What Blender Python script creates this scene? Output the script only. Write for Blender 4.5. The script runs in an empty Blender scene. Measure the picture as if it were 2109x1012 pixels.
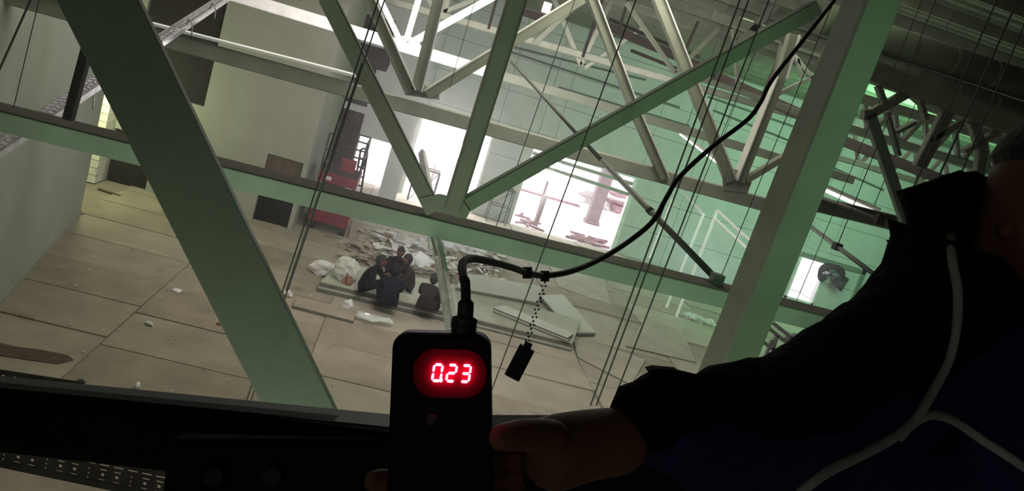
import bpy, bmesh, math, random
from math import sin, cos, radians, pi
from mathutils import Vector, Matrix
random.seed(7)
S = bpy.context.scene
COL = S.collection

# ------------------------------------------------------------------ camera
F_PX = 1640.0
CAM = Vector((0, 0, 5.5))
yaw, pit, rol = radians(10), radians(-11.05), radians(17.5)
FW = Vector((sin(yaw)*cos(pit), cos(yaw)*cos(pit), sin(pit)))
_R0 = FW.cross(Vector((0, 0, 1))).normalized(); _U0 = _R0.cross(FW)
RT = _R0*cos(rol) + _U0*sin(rol)
UP = -_R0*sin(rol) + _U0*cos(rol)
cd = bpy.data.cameras.new('camera'); cam = bpy.data.objects.new('camera', cd); COL.objects.link(cam)
cd.sensor_width = 36; cd.lens = F_PX/2109*36; cd.clip_start = 0.02; cd.clip_end = 300
cam.matrix_world = Matrix(((RT.x, UP.x, -FW.x, CAM.x), (RT.y, UP.y, -FW.y, CAM.y), (RT.z, UP.z, -FW.z, CAM.z), (0, 0, 0, 1)))
S.camera = cam

# ------------------------------------------------------------------ world, lights, exposure
S.view_settings.view_transform = 'Standard'; S.view_settings.look = 'None'
S.view_settings.exposure = 0.0; S.view_settings.gamma = 1.0; S.view_settings.use_curve_mapping = False
W = bpy.data.worlds.new('sky'); S.world = W; W.use_nodes = True
bg = W.node_tree.nodes['Background']; bg.inputs[0].default_value = (0.97, 0.95, 1.0, 1); bg.inputs[1].default_value = 2.6
def area(name, loc, aim, sx, sy, power, col):  # hidden area lights, added as fill for the hall
    d = bpy.data.lights.new(name, 'AREA'); d.shape = 'RECTANGLE'; d.size = sx; d.size_y = sy; d.energy = power; d.color = col
    o = bpy.data.objects.new(name, d); COL.objects.link(o); o.location = loc
    o.rotation_euler = (Vector(aim) - Vector(loc)).to_track_quat('-Z', 'Y').to_euler(); return o
def point(name, loc, power, col, r=0.1):
    d = bpy.data.lights.new(name, 'POINT'); d.energy = power; d.color = col; d.shadow_soft_size = r
    o = bpy.data.objects.new(name, d); COL.objects.link(o); o.location = loc; return o
area('roof_fill_light', (2, 13, 8.2), (3, 14, 0), 10, 8, 330, (0.98, 0.95, 0.75))  # unseen fill added under the roof to brighten the hall
area('brace_light', (-0.4, 1.45, 3.5), (0.3, 5.3, 4.62), 2.6, 0.6, 19, (0.92, 1.0, 0.80))  # added out of view to brighten the brace
area('truss_light', (0.6, 2.95, 3.3), (1.0, 5.3, 4.75), 3.0, 0.6, 9, (0.84, 1.0, 0.82))  # second unseen fill, added for the front of the green chord
area('left_wall_light', (2.5, 8.5, 7.6), (-4.6, 11.0, 2.0), 2.0, 1.5, 70, (1.0, 0.97, 0.80))
sd_ = bpy.data.lights.new('column_spot', 'SPOT'); sd_.energy = 90; sd_.color = (0.36, 1.0, 0.50); sd_.spot_size = radians(58); sd_.spot_blend = 0.6; sd_.shadow_soft_size = 0.15
so_ = bpy.data.objects.new('column_spot', sd_); COL.objects.link(so_); so_.location = (4.0, 0.9, 5.7); so_.rotation_euler = (Vector((1.7, 3.0, 5.0))-Vector((4.0, 0.9, 5.7))).to_track_quat('-Z', 'Y').to_euler()  # unseen green spot, added to tint the column's right face
area('chord_top_light', (-2.2, 9.9, 8.3), (-2.0, 10.2, 5.0), 3.5, 0.3, 70, (1.0, 0.98, 0.95))  # added above the grey truss so its chord top reads bright
area('middle_truss_light', (-0.5, 6.2, 8.0), (0.8, 10, 5.6), 2.5, 0.6, 20, (1.0, 0.97, 0.92))  # unseen fill added for the webs of the grey truss
area('chord_light', (1.0, 11.2, 4.9), (1.5, 15, 5.8), 2.0, 1.0, 420, (1.0, 0.92, 0.95))  # hidden fill added to whiten the chord of truss D
area('green_roof_light', (16.5, 22, 7.2), (15, 32, 2.5), 8, 3, 850, (0.40, 1.0, 0.54))
point('lilac_floor_light', (13.6, 29.8, 0.8), 45, (0.80, 0.84, 1.0), 0.3)
area('right_floor_light', (9, 17, 8.2), (9, 19, 0), 5, 5, 290, (0.90, 1.0, 0.84))
area('upward_light', (7, 14, 2.6), (8, 14.5, 8.4), 10, 6, 80, (0.62, 1.0, 0.62))
area('wall_light', (3, 20, 6.5), (3, 32, 5.0), 8, 2.0, 190, (1.0, 0.88, 0.92))
point('corridor_light', (-6.9, 19.9, 2.6), 190, (0.92, 1.0, 0.55), 0.2)
point('bright_annex_light', (19.0, 33.4, 1.9), 260, (0.9, 0.88, 1.0), 0.3)

# ------------------------------------------------------------------ helpers
def ray(x, y): return FW + RT*((x-1054.5)/F_PX) + UP*((506-y)/F_PX)
def Q(x, y, d): return CAM + ray(x, y)*d                 # at a distance along the view
def Y(x, y, v): r = ray(x, y); return CAM + r*((v-CAM.y)/r.y)
def X(x, y, v): r = ray(x, y); return CAM + r*((v-CAM.x)/r.x)
def G(x, y, z=0.0): r = ray(x, y); return CAM + r*((z-CAM.z)/r.z)

def tag(o, label=None, cat=None, group=None, kind=None):
    if label: o['label'] = label
    if cat: o['category'] = cat
    if group: o['group'] = group
    if kind: o['kind'] = kind
    return o
def empty(name, loc, label, cat, group=None):
    o = bpy.data.objects.new(name, None); COL.objects.link(o); o.location = loc; o.empty_display_size = 0.1
    return tag(o, label, cat, group)
def wloc(o):
    v = Vector((0, 0, 0))
    while o: v = v + o.location; o = o.parent
    return v
class MB:
    """collects geometry in world coordinates, then links it as one mesh object"""
    def __init__(s): s.v = []; s.f = []
    def add(s, vs, fs):
        n = len(s.v); s.v += [Vector(v) for v in vs]; s.f += [tuple(i+n for i in f) for f in fs]; return s
    def box(s, a, b):
        x0, y0, z0 = (min(a[i], b[i]) for i in range(3)); x1, y1, z1 = (max(a[i], b[i]) for i in range(3))
        return s.add([(x0,y0,z0),(x1,y0,z0),(x1,y1,z0),(x0,y1,z0),(x0,y0,z1),(x1,y0,z1),(x1,y1,z1),(x0,y1,z1)],
                     [(3,2,1,0),(4,5,6,7),(0,1,5,4),(1,2,6,5),(2,3,7,6),(3,0,4,7)])
    def obox(s, c, ex, ey, ez):
        c, ex, ey, ez = Vector(c), Vector(ex), Vector(ey), Vector(ez)
        vs = [c+ex*i+ey*j+ez*k for k in (-1,1) for (i,j) in ((-1,-1),(1,-1),(1,1),(-1,1))]
        return s.add(vs, [(3,2,1,0),(4,5,6,7),(0,1,5,4),(1,2,6,5),(2,3,7,6),(3,0,4,7)])
    def sweep(s, p0, p1, prof, ref):
        p0, p1 = Vector(p0), Vector(p1); d = (p1-p0).normalized(); ref = Vector(ref)
        n = d.cross(ref)
        if n.length < 1e-4: n = d.cross(Vector((1, 0, 0)))
        n.normalize(); b = n.cross(d).normalized(); k = len(prof)
        vs = [p + n*u + b*w for p in (p0, p1) for (u, w) in prof]
        return s.add(vs, [(i, (i+1) % k, k+(i+1) % k, k+i) for i in range(k)] + [tuple(range(k-1, -1, -1)), tuple(range(k, 2*k))])
    def beam(s, p0, p1, w, t, ref=(0, 1, 0), ch=0.12, rot=0):
        c = min(w, t)*ch; a, b = w/2, t/2
        pr = [(-a+c,-b),(a-c,-b),(a,-b+c),(a,b-c),(a-c,b),(-a+c,b),(-a,b-c),(-a,-b+c)]
        if rot: pr = [(u*cos(rot)-v*sin(rot), u*sin(rot)+v*cos(rot)) for u, v in pr]
        return s.sweep(p0, p1, pr, ref)
    def channel(s, p0, p1, w, t, th, ref=(0, 1, 0)):
        a = w/2
        return s.sweep(p0, p1, [(-a,0),(a,0),(a,t),(a-th,t),(a-th,th),(-a+th,th),(-a+th,t),(-a,t)], ref)
    def rod(s, p0, p1, r, n=8, ref=(0.3, 1, 0.2)):
        return s.sweep(p0, p1, [(r*cos(2*pi*i/n), r*sin(2*pi*i/n)) for i in range(n)], ref)
    def tube(s, pts, r, n=8, closed_ends=True):
        pts = [Vector(p) for p in pts]; m = len(pts); R = r if isinstance(r, (list, tuple)) else [r]*m
        base = len(s.v); prev = None
        for i, p in enumerate(pts):
            d = (pts[min(i+1, m-1)] - pts[max(i-1, 0)]).normalized()
            if prev is None: u = d.orthogonal().normalized()
            else: u = (prev - d*prev.dot(d)).normalized()
            prev = u; w = d.cross(u)
            s.v += [p + (u*cos(2*pi*k/n) + w*sin(2*pi*k/n))*R[i] for k in range(n)]
        for i in range(m-1):
            for k in range(n):
                a = base+i*n; s.f.append((a+k, a+(k+1) % n, a+n+(k+1) % n, a+n+k))
        s.f.append(tuple(base+k for k in range(n-1, -1, -1))); s.f.append(tuple(base+(m-1)*n+k for k in range(n)))
        return s
    def prism(s, poly, ex):
        ex = Vector(ex); k = len(poly); poly = [Vector(p) for p in poly]
        return s.add(poly + [p+ex for p in poly], [tuple(range(k-1, -1, -1)), tuple(range(k, 2*k))] + [(i, (i+1) % k, k+(i+1) % k, k+i) for i in range(k)])
    def build(s, name, mat, parent=None, smooth=False, kind=None):
        me = bpy.data.meshes.new(name)
        if parent is None:
            org = Vector((0, 0, 0))
            for v in s.v: org += v
            org /= max(1, len(s.v)); org.z = min(v.z for v in s.v)
            o = bpy.data.objects.new(name, me); o.location = org; off = org
        else:
            o = bpy.data.objects.new(name, me); o.parent = parent; off = wloc(parent)
        me.from_pydata([v-off for v in s.v], [], s.f)
        bm = bmesh.new(); bm.from_mesh(me); bmesh.ops.recalc_face_normals(bm, faces=bm.faces); bm.to_mesh(me); bm.free()
        if smooth:
            for p in me.polygons: p.use_smooth = True
        me.materials.append(mat); COL.objects.link(o)
        if kind: o['kind'] = kind
        return o
def spline(pts, n=8):
    P = [Vector(p) for p in pts]; P = [P[0]*2-P[1]] + P + [P[-1]*2-P[-2]]; out = []
    for i in range(1, len(P)-2):
        for k in range(n):
            t = k/n; a, b, c, d = P[i-1:i+3]
            out.append(0.5*((2*b)+(c-a)*t+(2*a-5*b+4*c-d)*t*t+(3*b-a-3*c+d)*t**3))
    out.append(P[-2]); return out

def mat(name, col, rough=0.7, metal=0.0, var=0.12, scale=4.0, bump=0.0, bscale=40, emit=None, es=0, stain=None, streak=None, sheen=0):
    m = bpy.data.materials.new(name); m.use_nodes = True; nt = m.node_tree; N = nt.nodes; L = nt.links
    b = N['Principled BSDF']; b.inputs['Roughness'].default_value = rough; b.inputs['Metallic'].default_value = metal
    tc = N.new('ShaderNodeTexCoord'); src = tc.outputs['Object']
    if streak:
        mp = N.new('ShaderNodeMapping'); mp.inputs['Scale'].default_value = streak; L.new(src, mp.inputs[0]); src = mp.outputs[0]
    nz = N.new('ShaderNodeTexNoise'); nz.inputs['Scale'].default_value = scale; nz.inputs['Detail'].default_value = 6; L.new(src, nz.inputs[0])
    r = N.new('ShaderNodeValToRGB'); L.new(nz.outputs[0], r.inputs[0])
    r.color_ramp.elements[0].position = 0.3; r.color_ramp.elements[1].position = 0.7
    r.color_ramp.elements[0].color = (*[max(0, c*(1-var)) for c in col], 1); r.color_ramp.elements[1].color = (*[min(1, c*(1+var)) for c in col], 1)
    out = r.outputs[0]
    if stain:
        n2 = N.new('ShaderNodeTexNoise'); n2.inputs['Scale'].default_value = stain[1]; n2.inputs['Detail'].default_value = 8; n2.inputs['Roughness'].default_value = 0.7; L.new(tc.outputs['Object'], n2.inputs[0])
        r2 = N.new('ShaderNodeValToRGB'); r2.color_ramp.elements[0].position = stain[2]; r2.color_ramp.elements[1].position = stain[2]+0.08; L.new(n2.outputs[0], r2.inputs[0])
        mx = N.new('ShaderNodeMix'); mx.data_type = 'RGBA'; L.new(r2.outputs[0], mx.inputs[0]); L.new(out, mx.inputs[6]); mx.inputs[7].default_value = (*stain[0], 1); out = mx.outputs[2]
    L.new(out, b.inputs['Base Color'])
    if bump:
        n3 = N.new('ShaderNodeTexNoise'); n3.inputs['Scale'].default_value = bscale; n3.inputs['Detail'].default_value = 5; L.new(tc.outputs['Object'], n3.inputs[0])
        bp = N.new('ShaderNodeBump'); bp.inputs['Strength'].default_value = bump; bp.inputs['Distance'].default_value = 0.02; L.new(n3.outputs[0], bp.inputs['Height']); L.new(bp.outputs[0], b.inputs['Normal'])
    if emit: b.inputs['Emission Color'].default_value = (*emit, 1); b.inputs['Emission Strength'].default_value = es
    if sheen: b.inputs['Sheen Weight'].default_value = sheen
    return m
M = dict(
    green=mat('green_paint', (0.125, 0.165, 0.115), 0.55, bump=0.05, stain=((0.10, 0.13, 0.09), 3.0, 0.66)),
    green2=mat('pale_green_paint', (0.34, 0.43, 0.33), 0.5, bump=0.05),
    colp=mat('column_primer', (0.25, 0.265, 0.205), 0.6, bump=0.05, stain=((0.17, 0.17, 0.13), 3.0, 0.66)),
    duct=mat('dull_green_duct', (0.075, 0.10, 0.06), 0.95, var=0.2),
    green3=mat('mid_green_paint', (0.21, 0.27, 0.18), 0.6, bump=0.05),
    profile=mat('white_profile', (0.92, 0.92, 0.90), 0.5, var=0.02),
    dullbrown=mat('dull_brown_steel', (0.17, 0.15, 0.12), 0.9),
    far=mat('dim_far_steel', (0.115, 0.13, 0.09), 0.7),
    grey=mat('grey_primer', (0.33, 0.34, 0.29), 0.6, bump=0.05),
    white=mat('white_paint', (0.72, 0.70, 0.68), 0.5, bump=0.04),
    brown=mat('brown_primer', (0.042, 0.031, 0.028), 0.7),
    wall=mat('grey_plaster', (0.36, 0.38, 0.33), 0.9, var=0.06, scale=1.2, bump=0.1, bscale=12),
    panelw=mat('pale_panel', (0.52, 0.52, 0.50), 0.8, var=0.07, scale=1.5, bump=0.05),
    brickw=mat('whitewashed_brick', (0.60, 0.60, 0.50), 0.9, var=0.15, scale=6, bump=0.3, stain=((0.28, 0.2, 0.15), 4.0, 0.6)),
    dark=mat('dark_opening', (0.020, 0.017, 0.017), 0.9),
    dark2=mat('dark_cladding', (0.060, 0.045, 0.047), 0.8, var=0.3, scale=3),
    slab=mat('dusty_concrete', (0.26, 0.22, 0.175), 0.95, var=0.18, scale=1.4, bump=0.25, bscale=20),
    sheetA=mat('dusty_board', (0.31, 0.265, 0.205), 0.9, var=0.14, scale=1.6, bump=0.12, bscale=30, stain=((0.20, 0.17, 0.125), 1.3, 0.60)),
    sheetB=mat('pale_dusty_board', (0.36, 0.32, 0.25), 0.9, var=0.13, scale=1.3, bump=0.12, bscale=30, stain=((0.24, 0.20, 0.15), 1.7, 0.62)),
    sheetC=mat('brownish_board', (0.27, 0.225, 0.17), 0.9, var=0.16, scale=2.0, bump=0.12, bscale=30, stain=((0.36, 0.33, 0.27), 2.2, 0.64)),
    deck=mat('roof_deck', (0.12, 0.14, 0.095), 0.6, var=0.2, scale=2.0),
    purlin=mat('roof_purlin_steel', (0.15, 0.17, 0.115), 0.9, var=0.2),
    galv=mat('galvanised_steel', (0.50, 0.47, 0.49), 0.38, 0.75, var=0.25, scale=14, bump=0.08),
    galvb=mat('bright_galvanised_steel', (0.88, 0.80, 0.85), 0.5, 0.1, var=0.2, scale=14, bump=0.08),
    galvd=mat('dull_galvanised_steel', (0.20, 0.20, 0.19), 0.5, 0.6, var=0.3, scale=18),
    wire=mat('dark_steel_rod', (0.05, 0.055, 0.045), 0.6, 0.4),
    pipe=mat('grey_pipe_steel', (0.13, 0.135, 0.12), 0.5, 0.3, var=0.2),
    rubber=mat('black_rubber', (0.012, 0.012, 0.012), 0.6),
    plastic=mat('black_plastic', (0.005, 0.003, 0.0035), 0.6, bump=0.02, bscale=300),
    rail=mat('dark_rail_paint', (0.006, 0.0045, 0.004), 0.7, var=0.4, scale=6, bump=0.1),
    board=mat('pale_sandwich_panel', (0.45, 0.46, 0.39), 0.7, var=0.08, scale=3),
    boardg=mat('greenish_sandwich_panel', (0.36, 0.37, 0.29), 0.7, var=0.1, scale=3),
    edge=mat('panel_core', (0.10, 0.105, 0.075), 0.9, var=0.2),
    film=mat('crumpled_film', (0.75, 0.75, 0.76), 0.3, var=0.1, bump=0.3, bscale=9),
    paper=mat('dirty_white_sheet', (0.62, 0.60, 0.57), 0.8, var=0.12, scale=5),
    red=mat('red_machine_paint', (0.17, 0.014, 0.024), 0.5, var=0.25, scale=5),
    machine=mat('black_machine_part', (0.03, 0.025, 0.027), 0.6),
    cloth=mat('dark_work_cloth', (0.008, 0.006, 0.009), 0.95, var=0.4, scale=9, bump=0.4, bscale=14),
    cloth2=mat('dark_blue_work_cloth', (0.009, 0.009, 0.016), 0.95, var=0.4, scale=9, bump=0.4, bscale=14),
    cloth3=mat('brown_grey_work_cloth', (0.026, 0.021, 0.020), 0.95, var=0.3, scale=9, bump=0.4, bscale=14),
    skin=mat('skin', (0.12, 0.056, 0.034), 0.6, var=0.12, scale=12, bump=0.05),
    hair=mat('dark_hair', (0.012, 0.010, 0.009), 0.8, var=0.3, scale=30, bump=0.5, bscale=80),
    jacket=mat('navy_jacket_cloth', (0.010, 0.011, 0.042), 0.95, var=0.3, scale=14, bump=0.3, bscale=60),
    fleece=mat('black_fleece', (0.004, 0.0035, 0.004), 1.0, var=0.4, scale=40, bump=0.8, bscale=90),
    piping=mat('grey_piping', (0.20, 0.195, 0.17), 0.8, var=0.15, scale=20, bump=0.2, bscale=120),
    lamp=mat('lit_lamp', (1, 1, 1), 0.5, emit=(1.0, 0.97, 0.95), es=9),
    tubel=mat('lit_tube', (1, 1, 1), 0.5, emit=(0.95, 1.0, 0.92), es=1.1),
    flood=mat('lit_floodlight', (1, 1, 1), 0.5, emit=(1.0, 0.96, 0.97), es=60),
    led=mat('red_led_segment', (0.9, 0.2, 0.3), 0.5, emit=(1.0, 0.15, 0.30), es=12),
    ledhalo=mat('red_halo_window', (0.13, 0.001, 0.009), 0.8, var=0.02),
    snow=mat('bright_outdoor_ground', (0.80, 0.73, 0.74), 0.95, var=0.1, scale=0.8, bump=0.3, bscale=3),
    rosy=mat('rosy_debris', (0.36, 0.24, 0.25), 0.9, var=0.3, scale=3),
    column=mat('outer_column_paint', (0.30, 0.24, 0.24), 0.8),
    wood=mat('old_plywood', (0.10, 0.075, 0.060), 0.9, var=0.35, scale=2, streak=(6, 6, 0.6)),
    orange=mat('orange_cloth', (0.22, 0.12, 0.07), 0.9),
)
def clear_film():
    m = bpy.data.materials.new('clear_plastic_film'); m.use_nodes = True; b = m.node_tree.nodes['Principled BSDF']
    b.inputs['Base Color'].default_value = (0.8, 0.85, 0.8, 1); b.inputs['Roughness'].default_value = 0.25; b.inputs['Alpha'].default_value = 0.35
    return m
M['clear'] = clear_film()
for k_ in ('dark', 'dark2', 'cloth', 'cloth2', 'cloth3', 'fleece', 'jacket', 'wood', 'brown', 'ledhalo', 'plastic', 'rail', 'skin'): M[k_].node_tree.nodes['Principled BSDF'].inputs['Specular IOR Level'].default_value = 0.08

# ------------------------------------------------------------------ the setting
def struct(name, mb, m, smooth=False):
    o = mb.build(name, m, None, smooth); o['kind'] = 'structure'; return o
def root_struct(name, loc):
    o = bpy.data.objects.new(name, None); COL.objects.link(o); o.location = loc; o['kind'] = 'structure'; return o

def wall_cells(u0, u1, z0, z1, holes):
    us = sorted({u0, u1, *[h[0] for h in holes], *[h[1] for h in holes]}); zs = sorted({z0, z1, *[h[2] for h in holes], *[h[3] for h in holes]})
    us = [u for u in us if u0 <= u <= u1]; zs = [z for z in zs if z0 <= z <= z1]; out = []
    for i in range(len(us)-1):
        run = None
        for j in range(len(zs)-1):
            cu, cz = (us[i]+us[i+1])/2, (zs[j]+zs[j+1])/2
            solid = not any(h[0] < cu < h[1] and h[2] < cz < h[3] for h in holes)
            if solid: run = (run[0], zs[j+1]) if run else (zs[j], zs[j+1])
            if run and (not solid or j == len(zs)-2):
                out.append((us[i], us[i+1], run[0], run[1])); run = None
    return out
ROOF = 8.5
# floor
fl = MB().box((-12, -6, -0.3), (34, 32.3, -0.02)).build('floor', M['slab']); fl['kind'] = 'structure'
cols = [-6.35, -3.44, -0.45, 2.35, 5.2, 8.1, 11.1, 14.1, 17.1, 20.1, 23.1]
offs = [12.17, 11.87, 12.6, 12.0, 12.45, 11.7, 12.2, 12.5, 12.0, 12.3]
k = 0
for ci in range(len(cols)-1):
    y = offs[ci]-4.5 if ci < 4 else offs[ci]-1.5
    while y < 31.9:
        y1 = min(y+1.5, 31.95); x0, x1 = cols[ci], cols[ci+1]
        xl = x0
        if ci == 0: xl = max(x0, -6.18+(18-max(min(y1, 18), 5))*0.19+0.04) if y1 < 18.6 else x0
        if y1 - y > 0.3:
            tilt = (0.0 if ci < 3 else random.uniform(-1, 1)*0.03); h = random.uniform(0.004, 0.02) + (0 if ci < 3 else random.uniform(0, 0.035))
            g = 0.012
            c = Vector(((xl+x1)/2, (y+y1)/2, h/2-0.02 + 0.5*h)); a = Vector((cos(tilt), sin(tilt), random.uniform(-1, 1)*0.003)); b = Vector((-sin(tilt), cos(tilt), random.uniform(-1, 1)*0.008))
            m = M[random.choice(['sheetA', 'sheetA', 'sheetB', 'sheetC'] if ci < 3 else ['sheetA', 'sheetB', 'sheetB', 'sheetC'])]
            MB().obox(c, a*((x1-xl)/2-g), b*((y1-y)/2-g), (0, 0, 0.012+h/2)).build('floor_board', m, fl)
        y = y1 + 0.0
# roof: corrugated deck with purlins along the building
rv, rf = [], []
yy = -6.0; i = 0; ys = []
while yy < 32.3:
    for dy, dz in ((0, 0), (0.10, 0), (0.14, 0.06), (0.26, 0.06), (0.30, 0)): ys.append((yy+dy, ROOF+dz))
    yy += 0.34
for (a, z) in ys: rv += [(-12, a, z), (34, a, z)]
for i in range(len(ys)-1): rf.append((2*i, 2*i+1, 2*i+3, 2*i+2))
ceil = MB().add(rv, rf).build('ceiling', M['deck']); ceil['kind'] = 'structure'
sol = ceil.modifiers.new('solid', 'SOLIDIFY'); sol.thickness = 0.02
MB().box((-12, -6, ROOF+0.12), (34, 32.3, ROOF+0.2)).build('insulation_layer', M['deck'], ceil)
for yy in [1.2+1.5*i for i in range(21)]:
    MB().channel((-11, yy, ROOF-0.09), (33, yy, ROOF-0.09), 0.18, 0.07, 0.012, (0, 1, 0)).build('purlin', M['purlin'], ceil)
# rooflights: long translucent strips are not seen; ridge ducts further below

# left wall (skewed)
A, B_ = Vector((-6.18, 18.02, 0)), Vector((-2.10, -3.45, 0)); dn = (B_-A).normalized(); nn = Vector((-dn.y, dn.x, 0))
if nn.x > 0: nn = -nn
struct('wall_left', MB().prism([A, B_, B_+nn*0.3, A+nn*0.3], (0, 0, ROOF)), M['wall'])
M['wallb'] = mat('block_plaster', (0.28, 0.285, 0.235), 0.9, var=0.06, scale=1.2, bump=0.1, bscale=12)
bb = struct('baseboard_left', MB().prism([A-nn*0.02, A+dn*14-nn*0.02, A+dn*14+nn*0.01, A+nn*0.01], (0, 0, 0.12)), M['grey'])
struct('wall_rear', MB().box((-3, -6, 0), (34, -5.7, ROOF)), M['slab'])
struct('wall_right', MB().box((33.7, -5.7, 0), (34, 32, ROOF)), M['panelw'])
# block: front wall y=21.5
blk_holes = [(-6.80, -4.98, 2.58, 6.4), (-3.16, -2.22, 0, 1.86), (-6.97, -5.94, 0, 1.42)]
wb = root_struct('wall_block_front', (-5, 21.5, 0))
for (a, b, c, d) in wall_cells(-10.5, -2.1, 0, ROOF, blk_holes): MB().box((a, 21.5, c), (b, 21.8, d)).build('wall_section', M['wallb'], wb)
ws = root_struct('wall_block_side', (-2.1, 25, 0))
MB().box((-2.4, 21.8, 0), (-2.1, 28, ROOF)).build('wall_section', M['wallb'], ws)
MB().box((-10.5, 27.8, 0), (-2.4, 28.0, ROOF)).build('wall_section', M['dark2'], ws)
struct('wall_corridor', MB().box((-10.8, 18.0, 0), (-10.5, 28, ROOF)), M['wall'])
struct('wall_corridor_near', MB().box((-10.5, 17.7, 0), (-6.48, 18.0, ROOF)), M['wall'])
# y=28 wall
def px28(x, y): return Y(x, y, 28)
h28 = [(-1.29, -0.17, 0, 2.27)]
w28 = root_struct('wall_lobby', (-1, 28, 0))
for (a, b, c, d) in wall_cells(-2.1, 0.45, 0, ROOF, h28): MB().box((a, 28, c), (b, 28.3, d)).build('wall_section', M['panelw'], w28)
MB().box((0.15, 28.3, 0), (0.45, 32, ROOF)).build('wall_section', M['panelw'], w28)
# back wall y=32 of large panels round the openings
hb = [(0.70, 3.62, 0, 3.34), (5.30, 9.88, 0, 3.35), (18.0, 19.2, 0.3, 2.1)]
wk = root_struct('wall_back', (10, 32, 0))
for (a, b, c, d) in wall_cells(0.45, 33.7, 0, ROOF, hb):
    z = c
    while z < d-0.01:
        z1 = min(d, (math.floor(z/1.3+1e-6)+1)*1.3); x = a
        while x < b-0.01:
            x1 = min(b, (math.floor(x/6+1e-6)+1)*6)
            MB().box((x+0.008, 32.0, z+0.008), (x1-0.008, 32.2, z1-0.008)).build('wall_panel', M['panelw'], wk)
            x = x1
        z = z1
MB().box((0.45, 32.2, 3.6), (33.7, 32.3, ROOF)).build('backing', M['panelw'], wk)
MB().box((10.1, 32.2, 0), (17.8, 32.3, 3.6)).build('backing', M['panelw'], wk)
MB().box((19.4, 32.2, 0), (33.7, 32.3, 3.6)).build('backing', M['panelw'], wk)
MB().box((3.75, 32.2, 0), (5.2, 32.3, 3.6)).build('backing', M['panelw'], wk)
# white trims around the big bay
tr = struct('trim_1', MB().box((9.72, 31.96, 0), (9.88, 32.25, 3.35)).box((5.3, 31.97, 3.27), (9.88, 32.25, 3.35)), M['white'])
tr2 = struct('trim_2', MB().box((3.52, 31.97, 0), (3.62, 32.2, 3.34)).box((0.7, 31.97, 3.27), (3.62, 32.2, 3.34)), M['white'])

# ------------------------------------------------------------------ what is seen through the openings
struct('floor_outside', MB().box((-40, 32.3, -0.3), (60, 120, -0.02)), M['snow'])
annex = root_struct('wall_annex', (19, 33, 0))
MB().box((17.3, 36, 0), (21, 36.2, 3.6)).build('wall_section', M['white'], annex)
MB().box((17.3, 32.3, 0), (17.5, 36, 3.6)).build('wall_section', M['white'], annex)
MB().box((20.8, 32.3, 0), (21, 36, 3.6)).build('wall_section', M['white'], annex)

# dusty air filling the hall
hz = MB().box((-10.4, 1.25, 0.0), (33.6, 31.9, 8.48)).build('dust_haze', M['wall']); hz['kind'] = 'structure'
hm = bpy.data.materials.new('dusty_air'); hm.use_nodes = True; nt = hm.node_tree; nt.nodes.remove(nt.nodes['Principled BSDF'])
vs_ = nt.nodes.new('ShaderNodeVolumeScatter'); vs_.inputs['Density'].default_value = 0.0040; vs_.inputs['Anisotropy'].default_value = 0.82; vs_.inputs['Color'].default_value = (1, .99, .97, 1)
nt.links.new(vs_.outputs[0], nt.nodes['Material Output'].inputs['Volume']); hz.data.materials[0] = hm

# ------------------------------------------------------------------ roof trusses
def gusset(pts, y, th, m, par, name='gusset_plate'):
    MB().prism([Y(px, py, y) for px, py in pts], (0, th, 0)).build(name, m, par)
def member(par, name, x0, y0, x1, y1, d, w, t, m, rot=0, d1=None):
    p0, p1 = Y(x0, y0, d), Y(x1, y1, d if d1 is None else d1)
    return MB().beam(p0, p1, w, t, (0, 1, 0), 0.1, rot).build(name, m, par)

# nearest brace and column
br = empty('steel_brace', Y(640, 865, 2.2), 'thick dark green square tube brace crossing the left of the picture', 'brace')
p0, p1 = Y(176, -60, 2.2), Y(668, 940, 2.2)
MB().beam(p0, p1, 0.182, 0.035, (0, 1, 0), 0.04, radians(2)).build('tube', M['green'], br)
dd = (p1-p0).normalized()
for tt in (0.02, 0.985):
    c = p0.lerp(p1, tt); MB().beam(c-dd*0.01, c+dd*0.01, 0.205, 0.2, (0, 1, 0), 0.1, radians(7)).build('end_collar', M['green'], br)
co = empty('steel_column', Y(1500, 780, 2.9), 'thick steel column with pale left face and green right face beside the jacket', 'column')
c0, c1 = Y(1812, -40, 2.9), Y(1440, 900, 2.9)
MB().beam(c0, c1, 0.148, 0.148, (0, 1, 0), 0.06, radians(8)).build('shaft', M['colp'], co)
dd = (c1-c0).normalized()
nrm = dd.cross(Vector((0, 1, 0))).normalized()
# truss B
TB = 4.2
tb = empty('roof_truss', Y(905, 430, TB), 'pale green roof truss nearest the lift with webs meeting at its centre', 'truss', None)
ch0, ch1 = Y(-60, 236.5, TB), Y(1760, 685, TB)
MB().beam(ch0+Vector((0, .11, 0)), ch1+Vector((0, .11, 0)), 0.098, 0.22, (0, 1, 0), 0.04).build('bottom_chord', M['green2'], tb)
MB().beam(ch0+Vector((0, .125, .051)), ch1+Vector((0, .125, .051)), 0.005, 0.225, (0, 1, 0), 0.04).build('brown_top_flange', M['dullbrown'], tb)  # thin darker brown plate along the top face of the chord
member(tb, 'diagonal', 674, -4, 893, 434, TB+.05, 0.086, 0.10, M['colp'])
member(tb, 'post', 1064, -6, 931, 430, TB+.03, 0.090, 0.10, M['colp'])
member(tb, 'post_edge', 1084, -6, 951, 420, TB+.04, 0.014, 0.09, M['dullbrown'])  # darker brown strip along the right edge of the post
member(tb, 'diagonal', 935, 434, 1680, 16, TB+.05, 0.080, 0.09, M['green3'])
member(tb, 'post', 190, 62, 141, 246, TB+.05, 0.042, 0.06, M['brown'])
gusset([(866, 408), (905, 400), (950, 410), (968, 436), (960, 452), (876, 430)], TB-.008, 0.012, M['colp'], tb)
top0, top1 = Y(600, -150, TB+.06), Y(1900, 150, TB+.06)
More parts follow.
